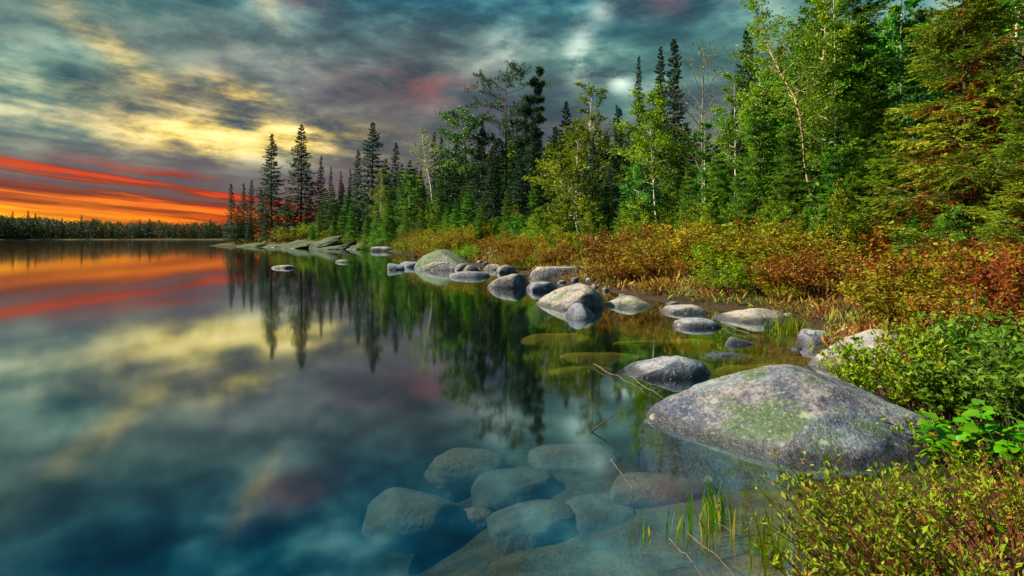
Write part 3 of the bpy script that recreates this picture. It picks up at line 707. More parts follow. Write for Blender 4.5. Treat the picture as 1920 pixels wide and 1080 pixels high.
def tree(kind, var, x, Y, top, label, wf=1.0, group='trees of the lakeside forest', rz=None, foot=None):
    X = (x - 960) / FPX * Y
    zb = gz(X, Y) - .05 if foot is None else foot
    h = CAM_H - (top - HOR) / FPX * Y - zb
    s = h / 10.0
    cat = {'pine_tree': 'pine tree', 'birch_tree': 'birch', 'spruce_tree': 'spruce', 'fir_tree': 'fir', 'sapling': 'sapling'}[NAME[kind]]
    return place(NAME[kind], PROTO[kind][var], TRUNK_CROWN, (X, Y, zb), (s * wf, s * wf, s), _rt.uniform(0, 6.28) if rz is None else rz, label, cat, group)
# ------------------------------------------------------------------ the forest
PT = 'trees of the wooded point'
T = [
 # wooded point, far left
 ('spf', 1, 432, 97, 345, 'lone slim spruce at the very tip of the point against the orange sky', .9, PT),
 ('spf', 2, 457, 99, 343, 'thin spruce second from the tip of the point', 1.0, PT),
 ('spf', 2, 474, 98, 338, 'thin spruce third from the tip of the point', 1.1, PT),
 ('spf', 1, 489, 97, 352, 'shorter spruce left of the first very tall spruce', 1.0, PT),
 ('spf', 0, 511, 95, 252, 'first very tall spruce of the point, the slimmer of the tall pair', 1.0, PT),
 ('spf', 3, 564, 93, 234, 'broad very tall spruce, highest on the point', 1.15, PT),
 ('spf', 3, 500, 92, 392, 'low bushy spruce at the foot of the slimmer tall spruce', 1.2, PT),
 ('spf', 3, 470, 94, 398, 'low bushy spruce by the water near the tip of the point', 1.1, PT),
 ('spf', 0, 538, 92, 370, 'mid-height dark spruce between the two tall spruces', 1.3, PT),
 ('spf', 0, 580, 90, 372, 'mid-height dark spruce at the foot of the broad tall spruce', 1.3, PT),
 ('spf', 2, 603, 95, 292, 'scraggy thin spruce right of the tall pair', .9, PT),
 ('spf', 2, 622, 97, 312, 'needle-thin spruce spire against the rose sky, first of three', .8, PT),
 ('spf', 2, 640, 97, 320, 'needle-thin spruce spire against the rose sky, middle of three', .8, PT),
 ('spf', 2, 657, 97, 316, 'needle-thin spruce spire against the rose sky, last of three', .8, PT),
 ('fir', 1, 598, 84, 384, 'small bright green fir growing on the granite outcrop', .6, PT),
 ('spf', 0, 700, 84, 230, 'big dense spruce standing between the point and the birches', 1.15, PT),
 ('spf', 1, 674, 86, 282, 'dark spruce leaning on the left flank of the big dense spruce', .9, PT),
 ('spf', 1, 745, 80, 268, 'spruce with a pointed top right of the big dense spruce', .9, PT),
 ('spg', 0, 622, 84, 345, 'green spruce behind the granite ledge', 1.0, PT),
 ('spg', 1, 655, 80, 350, 'green spruce left of the small yellow-green birch', 1.1, PT),
 ('fir', 0, 688, 68, 395, 'dark bushy young fir at the waterline by the ledge', .8, PT),
 ('fir', 1, 660, 76, 372, 'bright green young fir above the granite ledge', .8, PT),
 ('bir', 1, 716, 70, 328, 'small yellow-green birch with twin white stems near the water', .8, PT),
 ('spg', 0, 752, 66, 306, 'green spruce behind the twin-stemmed birch', .9, PT),
 ('fir', 2, 762, 58, 372, 'low spreading green fir right of the twin-stemmed birch', .7, PT),
 ('spg', 1, 790, 62, 318, 'tall green spruce around the half-bare birch', 1.0, PT),
 ('spf', 2, 813, 70, 250, 'dark spruce spire behind the half-bare birch, left one of two', .9, PT),
 ('spf', 2, 826, 70, 256, 'dark spruce spire behind the half-bare birch, right one of two', .9, PT),
 ('fir', 1, 805, 50, 365, 'green fir at the foot of the half-bare birch', .9, PT),
 ('bir', 2, 838, 55, 300, 'bright green leafy tree left of the dark pines', 1.0, None),
 ('fir', 0, 838, 46, 380, 'low green fir in front of the bright green leafy tree', .8, None),
 # centre
 ('spf', 0, 905, 46, 222, 'dark spruce under the crooked pine', .75, None),
 ('spf', 1, 930, 44, 262, 'dark spruce directly below the crooked pine crown', 1.0, None),
 ('pine', 0, 950, 46, 143, 'tall crooked pine with open layered crown', .8, None),
 ('pine', 1, 1016, 45, 134, 'tall slim pine with a narrow tufted crown', .9, None),
 ('spf', 1, 985, 46, 215, 'dark ragged spruce between the two tall pines', .8, None),
 ('spf', 0, 975, 40, 290, 'dark spruce filling the gap below the two tall pines', 1.1, None),
 ('spf', 1, 1063, 46, 190, 'dark spruce tip between the slim pine and the yellow birch', .9, None),
 ('fir', 1, 950, 33, 350, 'bright green young fir in front of the crooked pine', .9, None),
 ('fir', 0, 905, 36, 368, 'green young fir left of the young fir below the crooked pine', .9, None),
 ('spg', 0, 872, 42, 330, 'green spruce below the dark-leaved tree', 1.0, None),
 ('bir', 1, 1110, 38, 172, 'large yellow-green birch with a thin twiggy top', .95, None),
 ('spf', 2, 1155, 48, 198, 'tiny dark spire right of the large yellow-green birch, left of a pair', .9, None),
 ('spf', 2, 1164, 48, 204, 'tiny dark spire right of the large yellow-green birch, right of a pair', .9, None),
 ('spf', 0, 1112, 28, 262, 'dark shadowy spruce in front of the large yellow-green birch', .95, None),
 ('spg', 1, 1140, 27, 330, 'dark green spruce low in the middle of the wood', 1.1, None),
 ('spn', 0, 1197, 42, 106, 'needle-slim dark spruce left of the two tallest spires', .55, None),
 ('spn', 0, 1240, 36, 86, 'tall dark columnar spruce, shorter of the two tallest spires', .8, None),
 ('spn', 1, 1263, 34, 73, 'tallest dark columnar spruce of the middle wood', .8, None),
 ('spf', 0, 1285, 33, 230, 'dark spruce skirt beside the tallest columnar spruce', .9, None),
 ('spf', 3, 1180, 33, 240, 'dark spruce behind the white-stemmed birch', .8, None),
 ('spf', 1, 1212, 28, 250, 'dark spruce right behind the white-stemmed birch', 1.1, None),
 ('bare', 0, 1322, 30, 86, 'nearly leafless birch with fine twigs against the grey sky', .95, None),
 ('bir', 2, 1325, 22, 232, 'slim light green tree below the nearly leafless birch', .85, None),
 ('fir', 2, 1290, 20, 300, 'green fir right of the slender white-stemmed saplings', .7, None),
 # right
 ('spn', 1, 1398, 24, 58, 'dark spruce left of the leaning birch', .95, None),
 ('bir', 0, 1375, 22, 150, 'green birch crowded against the dark spruce by the leaning birch', .8, None),
 ('fir', 1, 1430, 19, 150, 'large green fir behind the leaning birch trunk', .9, None),
 ('fir', 2, 1390, 17, 290, 'wide low green fir left of the leaning birch', .7, None),
 ('spg', 0, 1535, 20, -60, 'tall dark-topped spruce leaving the frame right of the leaning birch', .9, None),
 ('bir', 0, 1560, 17, -20, 'tall golden-green birch with bare lower trunk', .7, None),
 ('big', 1, 1620, 16.5, -90, 'tall green spruce with drooping sprays, left of the golden spruce', .75, None),
 ('big', 1, 1480, 15.5, 215, 'dense green spruce at the foot of the leaning birch', .8, None),
 ('bir', 3, 1700, 17, -60, 'blue-green leafy tree between the two tall near spruces', .8, None),
 ('big', 0, 1805, 11.6, -190, 'big near spruce with golden green layered boughs and rusty inner twigs', .78, None),
 ('big', 0, 1668, 13.0, 215, 'smaller golden green spruce at the foot of the big layered one', .8, None),
 ('bir', 3, 1890, 16, -120, 'dark green leafy tree behind the big layered spruce', .9, None),
 ('big', 1, 1960, 11, -60, 'spruce cut off by the right frame edge', .7, None),
 ('big', 0, 1925, 9.6, 150, 'golden green layered spruce at the right frame edge', .75, None),
 ('und', 0, 1250, 22, 352, 'bushy green sapling right of the slender white-stemmed birch', .75, None),
 ('und', 1, 1205, 22, 385, 'green leafy sapling below the slender white-stemmed birch', .8, None),
 ('und', 2, 1060, 25, 372, 'yellow-green sapling below the leaning yellow birch', .9, None),
 ('und', 0, 1010, 27, 395, 'olive sapling between the young fir and the leaning yellow birch', .9, None),
 ('und', 0, 1330, 17, 372, 'olive-green sapling under the slim light green tree', .8, None),
 ('und', 2, 1580, 12.5, 345, 'yellow-green sapling right of the leaning birch foot', .7, None),
 ('und', 0, 1445, 14.5, 372, 'green sapling left of the leaning birch foot', .8, None),
 ('spf', 3, 520, 90, 402, 'squat spruce on the waterline left of the granite outcrop', 1.4, PT),
 ('spf', 0, 447, 95, 385, 'small spruce crowding the lone slim one at the tip of the point', 1.4, PT),
 ('spg', 0, 608, 87, 352, 'green spruce just right of the broad very tall spruce', 1.3, PT),
 ('spg', 1, 636, 86, 358, 'green spruce above the middle of the outcrop', 1.4, PT),
 ('fir', 0, 730, 64, 360, 'mid-green fir directly behind the twin-stemmed birch', .9, PT),
 ('bir', 2, 772, 60, 330, 'light green leafy tree left of the half-bare birch', 1.1, PT),
 ('fir', 0, 855, 40, 372, 'green fir low between the leafy tree and the dark pines', .9, None),
 ('fir', 1, 1000, 33, 330, 'green fir below the slim pine', .9, None),
 ('bir', 1, 1085, 33, 250, 'yellow-green birch crowded under the large yellow-green one', 1.1, None),
 ('spf', 0, 1150, 30, 285, 'dark spruce between the yellow birches and the white-stemmed birch', 1.2, None),
 ('fir', 0, 1170, 24, 350, 'green fir left of the slender young birch', .9, None),
 ('fir', 1, 1275, 24, 290, 'green fir under the tallest columnar spruce', .9, None),
 ('fir', 0, 1345, 20, 265, 'green fir behind the slim light green tree', .9, None),
 ('bir', 0, 1420, 20, 120, 'light green birch filling the gap left of the leaning trunk', .9, None),
 ('big', 1, 1560, 15, 260, 'layered green spruce right of the leaning birch foot', .9, None),
 ('fir', 1, 1640, 15.5, 150, 'green fir between the leaning birch and the golden spruces', .9, None),
 ('und', 1, 1530, 13.5, 372, 'leafy green sapling at the leaning birch foot', .8, None),
 ('fir', 1, 640, 80, 392, 'bushy bright fir at the right shoulder of the outcrop', 1.2, PT),
 ('fir', 0, 708, 66, 385, 'bright green fir left of the twin-stemmed birch foot', 1.0, PT),
 ('fir', 2, 790, 50, 380, 'wide bright fir below the half-bare birch', .9, PT),
 ('spg', 0, 770, 64, 300, 'green spruce between the twin-stemmed and the half-bare birch', 1.2, PT),
 ('fir', 1, 825, 52, 335, 'tall bright fir right of the half-bare birch', 1.0, PT),
 ('fir', 0, 878, 40, 345, 'bright fir under the dark-leaved tree', 1.0, None),
 ('spg', 1, 725, 74, 300, 'green spruce below the big dense spruce', 1.3, PT),
 ('spf', 3, 548, 88, 408, 'squat dark spruce growing over the steep granite slab', 1.5, PT),
 ('fir', 2, 585, 82, 418, 'low green fir sprawling over the sloping granite slab', 1.0, PT),
 ('fir', 0, 625, 80, 408, 'low green fir among the granite blocks', 1.0, PT),
 ('spf', 0, 1040, 42, 238, 'dark spruce just right of the slim pine', 1.2, None),
 ('spf', 3, 1075, 44, 228, 'dark spruce behind the leaning yellow birch', 1.1, None),
 ('spf', 0, 1000, 41, 246, 'dark spruce at the foot of the slim pine', 1.2, None),
 ('spf', 3, 855, 52, 268, 'dark spruce left behind the dark-leaved tree', 1.2, None),
 ('spf', 0, 840, 54, 285, 'dark spruce between the half-bare birch and the dark-leaved tree', 1.3, None),
]
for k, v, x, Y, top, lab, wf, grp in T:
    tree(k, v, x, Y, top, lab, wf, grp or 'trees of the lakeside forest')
# trees with trunks of their own
def special(kind, pts, Y, label, cat, **kw):
    """a tree whose trunk passes through the listed photograph points, bottom first, at distance Y"""
    W_ = [at(x, y, Y) for x, y in pts]
    zb = gz(W_[0].x, Y) - .05; base = Vector((W_[0].x, Y, zb)); H = W_[-1].z - zb
    path = [((p.x - base.x) / H, .05 * math.sin(i * 1.3), (p.z - zb) / H) for i, p in enumerate(W_)]
    path[0] = (0, 0, 0)
    ms = broadleaf(kw.pop('seed'), H=H, path=path, **kw)
    return place(kind, ms, TRUNK_CROWN, base, 1.0, 0.0, label, cat, 'trees of the lakeside forest')
special('birch_tree', [(816, 440), (812, 400), (806, 340), (797, 290), (792, 252)], 60, 'half-bare birch with a bright white trunk behind the shoreline firs', 'birch', seed=301, spread=2.0, nl=26, start=.62, twigs=9, leaves=6, leaf=.20, mat='yellow_leaf', bare=.25, up=1.0, tr=.011)
special('birch_tree', [(884, 440), (882, 380), (874, 320), (872, 260), (868, 222)], 47, 'dark-leaved tree with ragged top left of the crooked pine', 'tree', seed=302, spread=2.6, nl=26, start=.52, twigs=16, leaves=22, leaf=.17, mat='spruce', bark='bark', prof='flat', up=.5, tr=.012)
special('birch_tree', [(1092, 445), (1078, 405), (1060, 360), (1047, 320), (1042, 285)], 27, 'leaning yellow-green birch with a pale bent trunk', 'birch', seed=303, spread=1.7, nl=32, start=.3, twigs=10, leaves=22, leaf=.12, mat='yellow_leaf', tr=.008)
special('birch_tree', [(1236, 425), (1230, 370), (1226, 310), (1217, 250), (1214, 185)], 25, 'yellow-green birch with a tall clean white trunk', 'birch', seed=304, spread=1.7, nl=32, start=.42, twigs=11, leaves=24, leaf=.12, mat='birch_leaf', tr=.008)
special('birch_tree', [(1221, 470), (1212, 420), (1202, 380), (1192, 345), (1186, 318)], 22, 'slender young birch with a white stem in front of the dark spruces', 'birch', seed=305, spread=1.0, nl=24, start=.4, twigs=9, leaves=14, leaf=.09, mat='green_leaf', tr=.009)
special('birch_tree', [(1556, 445), (1538, 380), (1516, 315), (1496, 250), (1484, 195), (1462, 130), (1444, 60), (1432, -10)], 16.5, 'tall leaning birch with pale trunk and sparse leaves at its top', 'birch', seed=306, spread=1.35, nl=34, start=.5, twigs=14, leaves=16, leaf=.075, mat='birch_leaf', bark='gold_bark', bare=.1, up=.95, tr=.0068)
special('birch_tree', [(1532, 420), (1530, 330), (1528, 240), (1532, 140), (1536, 40), (1540, -40)], 18.5, 'straight brown-trunked birch just behind the leaning birch', 'birch', seed=307, spread=1.3, nl=32, start=.45, twigs=11, leaves=18, leaf=.085, mat='birch_leaf', bark='gold_bark', tr=.007)
special('birch_tree', [(1916, 470), (1914, 330), (1912, 200), (1910, 80), (1908, -60)], 12.5, 'dark straight trunk at the right frame edge behind the sapling', 'tree', seed=308, spread=1.2, nl=18, start=.62, twigs=9, leaves=12, leaf=.09, mat='green_leaf', bark='bark', tr=.02)
def where(x):
    for lim, t in ((740, 'behind the big dense spruce'), (850, 'around the half-bare birch'), (925, 'near the dark-leaved tree'), (1030, 'behind the two tall pines'), (1140, 'behind the yellow birches'), (1230, 'left of the tallest spires'), (1300, 'around the tallest spires'),
                   (1400, 'by the nearly leafless birch'), (1500, 'left of the leaning birch'), (1620, 'right of the leaning birch'), (1740, 'left of the big layered spruce'), (1830, 'behind the big layered spruce')):
        if x < lim: return t
    return 'at the right frame edge'
# depth of the wood: trees that only show as dark green behind the front rows
rf = np.random.default_rng(77)
for i in range(120):
    x = rf.uniform(640, 1960)
    y_front = np.interp(x, [640, 760, 860, 960, 1100, 1300, 1500, 1700, 1960], [92, 78, 58, 52, 46, 36, 26, 21, 17])
    Y = y_front * rf.uniform(1.02, 1.5)
    top = np.interp(x, [640, 760, 860, 960, 1100, 1250, 1330, 1400, 1500, 1960], [345, 320, 290, 262, 258, 215, 260, 150, 60, -20]) + rf.uniform(-6, 60)
    k, v = [('spf', 0), ('spg', 0), ('spf', 3), ('bir', 3), ('spg', 1), ('bir', 0)][rf.integers(6)]
    conif = k != 'bir'; wh_ = where(x)
    tree(k, v, x, Y, top, f'dim conifer deep in the wood {wh_}' if conif else f'dim leafy tree deep in the wood {wh_}', 1.2, f'conifers deep in the wood {wh_}' if conif else f'leafy trees deep in the wood {wh_}')
for i in range(44):
    x = rf.uniform(790, 1140); Y = np.interp(x, [800, 960, 1130], [64, 52, 42]) * rf.uniform(.95, 1.25); top = np.interp(x, [800, 860, 960, 1130], [320, 275, 250, 235]) + rf.uniform(0, 55)
    k, v = [('spf', 0), ('spg', 0), ('spf', 3), ('spg', 1)][rf.integers(4)]
    tree(k, v, x, Y, top, f'dim conifer deep in the wood {where(x)}', 1.6, f'conifers deep in the wood {where(x)}')
# low growth between the trunks
for i in range(64):
    x = rf.uniform(760, 1900)
    y_front = np.interp(x, [760, 860, 960, 1100, 1300, 1500, 1700, 1900], [56, 42, 33, 25, 18.5, 14.5, 12.5, 10.5])
    Y = y_front * rf.uniform(.88, 1.2); top = rf.uniform(380, 438)
    k, v = [('fir', 0), ('und', 0), ('fir', 2), ('und', 1), ('fir', 1), ('und', 2)][rf.integers(6)]
    tree(k, v, x, Y, top, f'low young fir in the understory {where(x)}' if k == 'fir' else f'low leafy sapling in the understory {where(x)}', .9, f'young firs of the understory {where(x)}' if k == 'fir' else f'saplings of the understory {where(x)}')
# far shore
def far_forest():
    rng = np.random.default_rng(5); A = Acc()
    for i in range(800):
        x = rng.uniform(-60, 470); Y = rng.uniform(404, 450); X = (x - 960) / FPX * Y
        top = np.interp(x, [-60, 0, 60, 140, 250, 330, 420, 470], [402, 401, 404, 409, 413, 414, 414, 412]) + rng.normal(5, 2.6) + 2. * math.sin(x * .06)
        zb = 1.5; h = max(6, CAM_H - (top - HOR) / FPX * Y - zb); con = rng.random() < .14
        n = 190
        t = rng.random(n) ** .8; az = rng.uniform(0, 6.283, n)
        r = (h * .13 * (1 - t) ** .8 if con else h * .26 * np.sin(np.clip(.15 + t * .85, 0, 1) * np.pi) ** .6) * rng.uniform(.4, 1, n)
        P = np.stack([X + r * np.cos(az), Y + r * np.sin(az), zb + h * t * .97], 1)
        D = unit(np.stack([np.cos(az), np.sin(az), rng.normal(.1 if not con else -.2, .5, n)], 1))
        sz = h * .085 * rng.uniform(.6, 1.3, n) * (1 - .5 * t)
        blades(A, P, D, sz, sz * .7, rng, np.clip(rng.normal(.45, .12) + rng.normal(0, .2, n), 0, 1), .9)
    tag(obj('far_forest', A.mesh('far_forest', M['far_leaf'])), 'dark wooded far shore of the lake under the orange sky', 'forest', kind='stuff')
far_forest()
for x, top, lab in ((24, 393, 'leftmost spruce tip standing above the far shore'), (52, 391, 'tall spruce tip above the far shore, right of the leftmost'), (66, 396, 'shorter spruce tip right of the tall one on the far shore'),
                    (117, 404, 'small lone spruce tip left of the middle of the far shore'), (154, 399, 'slender spruce tip in the middle of the far shore'), (174, 405, 'spruce tip just right of the slender one on the far shore'), (262, 407, 'first of two spruce tips at the right part of the far shore'), (280, 405, 'second of two spruce tips at the right part of the far shore'), (394, 407, 'spruce tip on the far shore closest to the wooded point')):
    tree('spf', 1, x, 418, top + 4, lab, 1.1, 'spruce tips on the far shore', foot=1.5)
# ------------------------------------------------------------------ shrubs and ground cover
SHR = {
 'gold': [shrub(400 + i, .9, .8, 46, .060, .42, 26, 'gold') for i in range(2)],
 'rust': [shrub(410 + i, .9, .75, 46, .055, .45, 26, 'rust') for i in range(2)],
 'red': [shrub(420 + i, .9, .75, 50, .052, .45, 26, 'red') for i in range(2)],
 'olive': [shrub(430 + i, .9, .8, 50, .055, .48, 28, 'olive') for i in range(2)],
 'green': [shrub(440 + i, .9, .8, 46, .055, .5, 26, 'birch_leaf') for i in range(2)],
}
WORD = dict(gold='golden', rust='rust-brown', red='dark red', olive='olive-yellow', green='fresh green')
_rs = random.Random(9)
def bush(kind, x, Y, top, label, wf=1.0, group=None):
    X = (x - 960) / FPX * Y; zb = gz(X, Y) - .03
    h = max(.18, CAM_H - (top - HOR) / FPX * Y - zb); s = h / .9
    return place('shrub', _rs.choice(SHR[kind]), ('stems', 'leaves'), (X, Y, zb), (s * wf, s * wf, s), _rs.uniform(0, 6.28), label, 'shrub', group or 'single shrubs of the bank')
for k, x, Y, top, lab, wf in (
  ('olive', 1715, 8.2, 470, 'yellow-green shrub standing out in front of the rusty thicket', 1.25),
  ('olive', 1660, 8.8, 500, 'smaller yellow-green shrub left of the big one before the rusty thicket', 1.2),
  ('red', 1850, 8.0, 452, 'tall dark red shrub at the right below the big layered spruce', 1.25),
  ('red', 1905, 6.8, 470, 'dark red shrub cut by the right frame edge', 1.2),
  ('red', 1790, 8.6, 485, 'dark red shrub between the yellow-green shrub and the tall red one', 1.2),
  ('rust', 1540, 10.8, 470, 'orange-rust shrub above the broad flat stone', 1.4),
  ('rust', 1480, 11.6, 478, 'orange-rust shrub above the grass tuft', 1.5),
  ('red', 1430, 12.0, 500, 'reddish shrub above the wide pale stone', 1.4),
  ('green', 1345, 14.0, 452, 'fresh green shrub at the foot of the slim light tree', 1.3),
  ('green', 1210, 14.2, 535, 'low green shrub beside the cream pyramid stone', 1.6),
  ('red', 1180, 15.8, 505, 'low red shrub behind the cream pyramid stone', 1.7),
  ('gold', 990, 26.0, 445, 'tall golden shrub left of the flat-topped block', 1.3),
  ('gold', 1110, 24.0, 448, 'golden shrub above the flat-topped block', 1.3),
  ('gold', 1040, 24.0, 440, 'tallest golden shrub below the leaning yellow birch', 1.3),
  ('gold', 960, 28.0, 452, 'rusty golden shrub behind the pale humped stone', 1.4),
  ('green', 890, 33.0, 455, 'small green shrub behind the green-topped boulder', 1.4),
  ('rust', 1290, 15.0, 490, 'tan shrub above the mossy half-buried stone', 1.5),
  ('rust', 1250, 17.0, 480, 'brown shrub left of the tan shrub on the bank', 1.5)):
    bush(k, x, Y, top, lab, wf)
for x, Y, top, k, lab in ((548, 87, 424, 'olive', 'olive bush on top of the steep granite slab'), (585, 87, 418, 'green', 'green bush above the sloping granite slab'), (632, 84, 428, 'olive', 'olive bush behind the broken granite block'), (520, 91, 440, 'olive', 'olive bush above the cracked granite hump'),
                          (668, 76, 440, 'green', 'green bush beside the ledge nearest the young firs'), (610, 80.5, 444, 'olive', 'low olive bush in the cleft between the sloping slab and the block'), (490, 93, 446, 'olive', 'low olive bush near the tip of the wooded point')):
    bush(k, x, Y, top, lab, 1.6, 'bushes on the granite of the point')
rb = np.random.default_rng(31)
for i in range(170):
    x = rb.uniform(770, 1930)
    ys = np.interp(x, [770, 860, 950, 1040, 1130, 1240, 1340, 1500, 1600, 1700, 1930], [42, 32, 25.5, 21, 16.8, 13.6, 12.4, 10.6, 9.2, 7.6, 5.8])
    yf = np.interp(x, [770, 860, 950, 1100, 1300, 1500, 1700, 1930], [56, 43, 34, 26, 19, 15, 13, 10.5])
    f = rb.random(); Y = ys * .965 + (yf - ys * .965) * f ** 1.25
    if (990 < x < 1150 and Y < 23) or (1500 < x < 1670 and Y < 12) or (1250 < x < 1350 and Y < 15.5) or (905 < x < 960 and Y < 33): continue
    X = (x - 960) / FPX * Y; zb = gz(X, Y)
    h = rb.choice([.32, .5, .7, .95]) * rb.uniform(.8, 1.2) * (1 + .3 * f) * np.interp(Y, [5, 12, 30], [.72, .95, 1.4])
    top = HOR - (zb + h - CAM_H) / Y * FPX
    if x < 1150: k = rb.choice(['gold', 'olive', 'rust', 'olive', 'green'])
    elif x < 1350: k = rb.choice(['rust', 'olive', 'gold', 'red', 'gold'])
    elif x < 1650: k = rb.choice(['rust', 'rust', 'gold', 'red', 'olive', 'olive', 'green'])
    else: k = rb.choice(['red', 'red', 'rust', 'olive'])
    seg = 'between the far boulders and the golden birches' if x < 1000 else 'behind the flat-topped block' if x < 1200 else 'behind the middle shoreline stones' if x < 1450 else 'above the grass tuft' if x < 1650 else 'below the big layered spruce'
    bush(k, x, Y, top, f'{WORD[k]} shrub in the thicket {seg}', rb.uniform(1.2, 1.6), f'{WORD[k]} thicket shrubs {seg}')

def cover_mat():
    m, g = material('ground_cover')
    a = g.new('ShaderNodeAttribute'); a.attribute_name = 'tone'; t = a.outputs['Fac']
    P = g.new('ShaderNodeNewGeometry').outputs['Position']
    n = g.noise(P, .55, 4, .6); n2 = g.noise(g.vadd(P, (5, 9, 2)), 1.1, 4, .6)
    gold = g.ramp(t, [(0, (.12, .060, .016)), (.5, (.30, .17, .028)), (1, (.38, .28, .05))])
    green = g.ramp(t, [(0, (.05, .10, .012)), (.5, (.13, .19, .02)), (1, (.26, .30, .04))])
    rust = g.ramp(t, [(0, (.10, .030, .014)), (.5, (.22, .070, .022)), (1, (.31, .14, .03))])
    c = g.mix(g.sm(n, .44, .56), gold, green); c = g.mix(g.sm(n2, .50, .60), c, rust)
    p = principled(g, c, .7, .15); tr = g.new('ShaderNodeBsdfTranslucent'); g.put(tr.inputs['Color'], c)
    mx = g.new('ShaderNodeMixShader'); mx.inputs[0].default_value = .3
    m.node_tree.links.new(p, mx.inputs[1]); m.node_tree.links.new(tr.outputs[0], mx.inputs[2])
    return finish(m, g, mx.outputs[0])
M['cover'] = cover_mat()
def ground_cover():
    rng = np.random.default_rng(8); n = 230000
    a = rng.uniform(-.95, .80, n); r = np.exp(rng.uniform(math.log(1.3), math.log(105), n))
    P = np.stack([r * np.sin(a), r * np.cos(a)], 1); d = lake_d(P)
    ok = (d > .02 + .12 * rng.random(n)) & (d < 3 + .35 * r) & (rng.random(n) < np.where(r < 4, .55, 1)); ok &= (wob(P[:, 0], P[:, 1], 2.2, 4.) + wob(P[:, 0], P[:, 1], 5.1, 1.) * .6) > rng.normal(-.55, .35, n); P = P[ok]; r = r[ok]
    z = height(P); P3 = np.column_stack([P, z - .01])
    # keep the pieces in tufts
    k = len(P3); D = unit(np.column_stack([rng.normal(0, .6, k), rng.normal(0, .6, k), rng.uniform(.35, 1.1, k)]))
    L = np.interp(r, [1.5, 4, 10, 30, 100], [.028, .06, .15, .34, .9]) * rng.uniform(.5, 1.4, k)
    Wd = L * rng.uniform(.10, .30, k)
    P3[:, 2] += L * rng.uniform(0, .7, k)
    A = Acc(); blades(A, P3, D, L, Wd, rng, rng.random(k), .9)
    tag(obj('undergrowth', A.mesh('undergrowth', M['cover'])), 'low golden and rusty ground cover on the bank', 'undergrowth', kind='stuff')
ground_cover()

rp = np.random.default_rng(55)
PEB = [rock_mesh('cobble', (1, .8, .6), 900 + i, M['rock_blue' if i % 2 else 'rock'], sub=3, cuts=5) for i in range(6)]
A_, B_ = LAKE[12:26], LAKE[13:27]
for i in range(20):
    j = rp.integers(len(A_) - 1) if i > 6 else rp.integers(6); t = rp.random(); q = A_[j] + (B_[j] - A_[j]) * t
    x, y = q[0] + rp.normal(.02, .22), q[1] + rp.normal(0, .15); sz = rp.uniform(.045, .10) * (1 + y / 18)
    pxl = 960 + FPX * x / y
    seg = 'beside the slanting tan boulder' if y < 8 else 'near the grass tuft' if y < 11 else 'among the middle shoreline stones' if y < 17 else 'by the flat-topped block' if y < 24 else 'among the far shoreline stones'
    o = obj('cobble', PEB[i % 6], loc=(x, y, max(gz(x, y), -.05) + sz * .15)); o.scale = (sz, sz, sz); o.rotation_euler.z = rp.uniform(0, 6.28)
    tag(o, f'small cobble on the waterline {seg}', 'stone', f'cobbles {seg}')

# ------------------------------------------------------------------ foreground plants
FG = 'shrubs at the near edge'
def near(label, x, Y, top, name='shrub', mat='gale', bark='stem', lean=(0, 0), Rr=.4, ns=40, leaf=.03, wl=.42, per=26, low=.4, seed=0, fork=2, sr=.004, scat=.03, up=1.0, spike=.3, lift=0.0, node=5):
    X = (x - 960) / FPX * Y; zb = gz(X, Y) - .02 + lift; h = max(.15, CAM_H - (top - HOR) / FPX * Y - zb)
    ms = shrub(seed, h, Rr, ns, leaf, wl, per, mat, bark, lean, low, spike, fork, scat, sr, up, node)
    return place(name, ms, ('stems', 'leaves'), (X, Y, zb), 1.0, 0.0, label, 'shrub', FG)
near('yellow-green leafy shrub nearest the reeds with reddish stems leaning over the water', 1730, 2.1, 872, lean=(-.8, .05), Rr=.30, ns=66, leaf=.024, per=15, low=.5, scat=.015, seed=501, sr=.0035)
near('yellow-green shrub with red stems filling the bottom edge', 1720, 1.74, 930, lean=(-.6, .0), Rr=.30, ns=62, leaf=.022, per=15, low=.5, scat=.015, seed=502, sr=.0032)
near('olive shrub with bare tan stems in the bottom right corner', 1840, 1.72, 905, lean=(-.7, .1), Rr=.36, ns=70, leaf=.022, per=11, low=.6, scat=.015, seed=503, sr=.0035, bark='stem')
near('taller yellow-green shrub at the right frame edge above the corner shrub', 1890, 2.3, 840, lean=(-.4, .0), Rr=.34, ns=56, leaf=.025, per=14, low=.5, scat=.015, seed=504, sr=.0035)
near('sparse shrub sprig standing before the foot of the huge dome boulder', 1650, 2.6, 862, lean=(-.15, .0), Rr=.22, ns=16, leaf=.026, per=14, low=.55, seed=505, sr=.0032)
near('olive-gold shrub growing over the right shoulder of the huge dome boulder', 1700, 4.6, 625, lean=(-.25, 0), Rr=.62, ns=80, leaf=.040, wl=.5, per=26, low=.25, seed=506, sr=.005)
near('olive-gold shrub behind the huge dome boulder beside the slanting tan one', 1760, 5.6, 600, lean=(-.1, 0), Rr=.55, ns=64, leaf=.042, wl=.5, per=24, low=.25, seed=507, sr=.005)
near('bright green leafy shrub at the right edge above the broad-leaved plant', 1875, 4.4, 575, mat='willow', bark='dark_twig', Rr=.62, ns=70, leaf=.058, wl=.55, per=15, low=.25, seed=508, sr=.005, spike=-.3)
near('bright green leafy shrub left of the one at the right edge', 1810, 4.1, 660, mat='willow', bark='dark_twig', Rr=.45, ns=50, leaf=.054, wl=.55, per=14, low=.3, seed=509, sr=.0045, spike=-.3)
near('bright green leafy shrub touching the right frame edge at mid height', 1940, 3.7, 610, mat='willow', bark='dark_twig', Rr=.45, ns=50, leaf=.054, wl=.55, per=14, low=.3, seed=510, sr=.0045, spike=-.3)
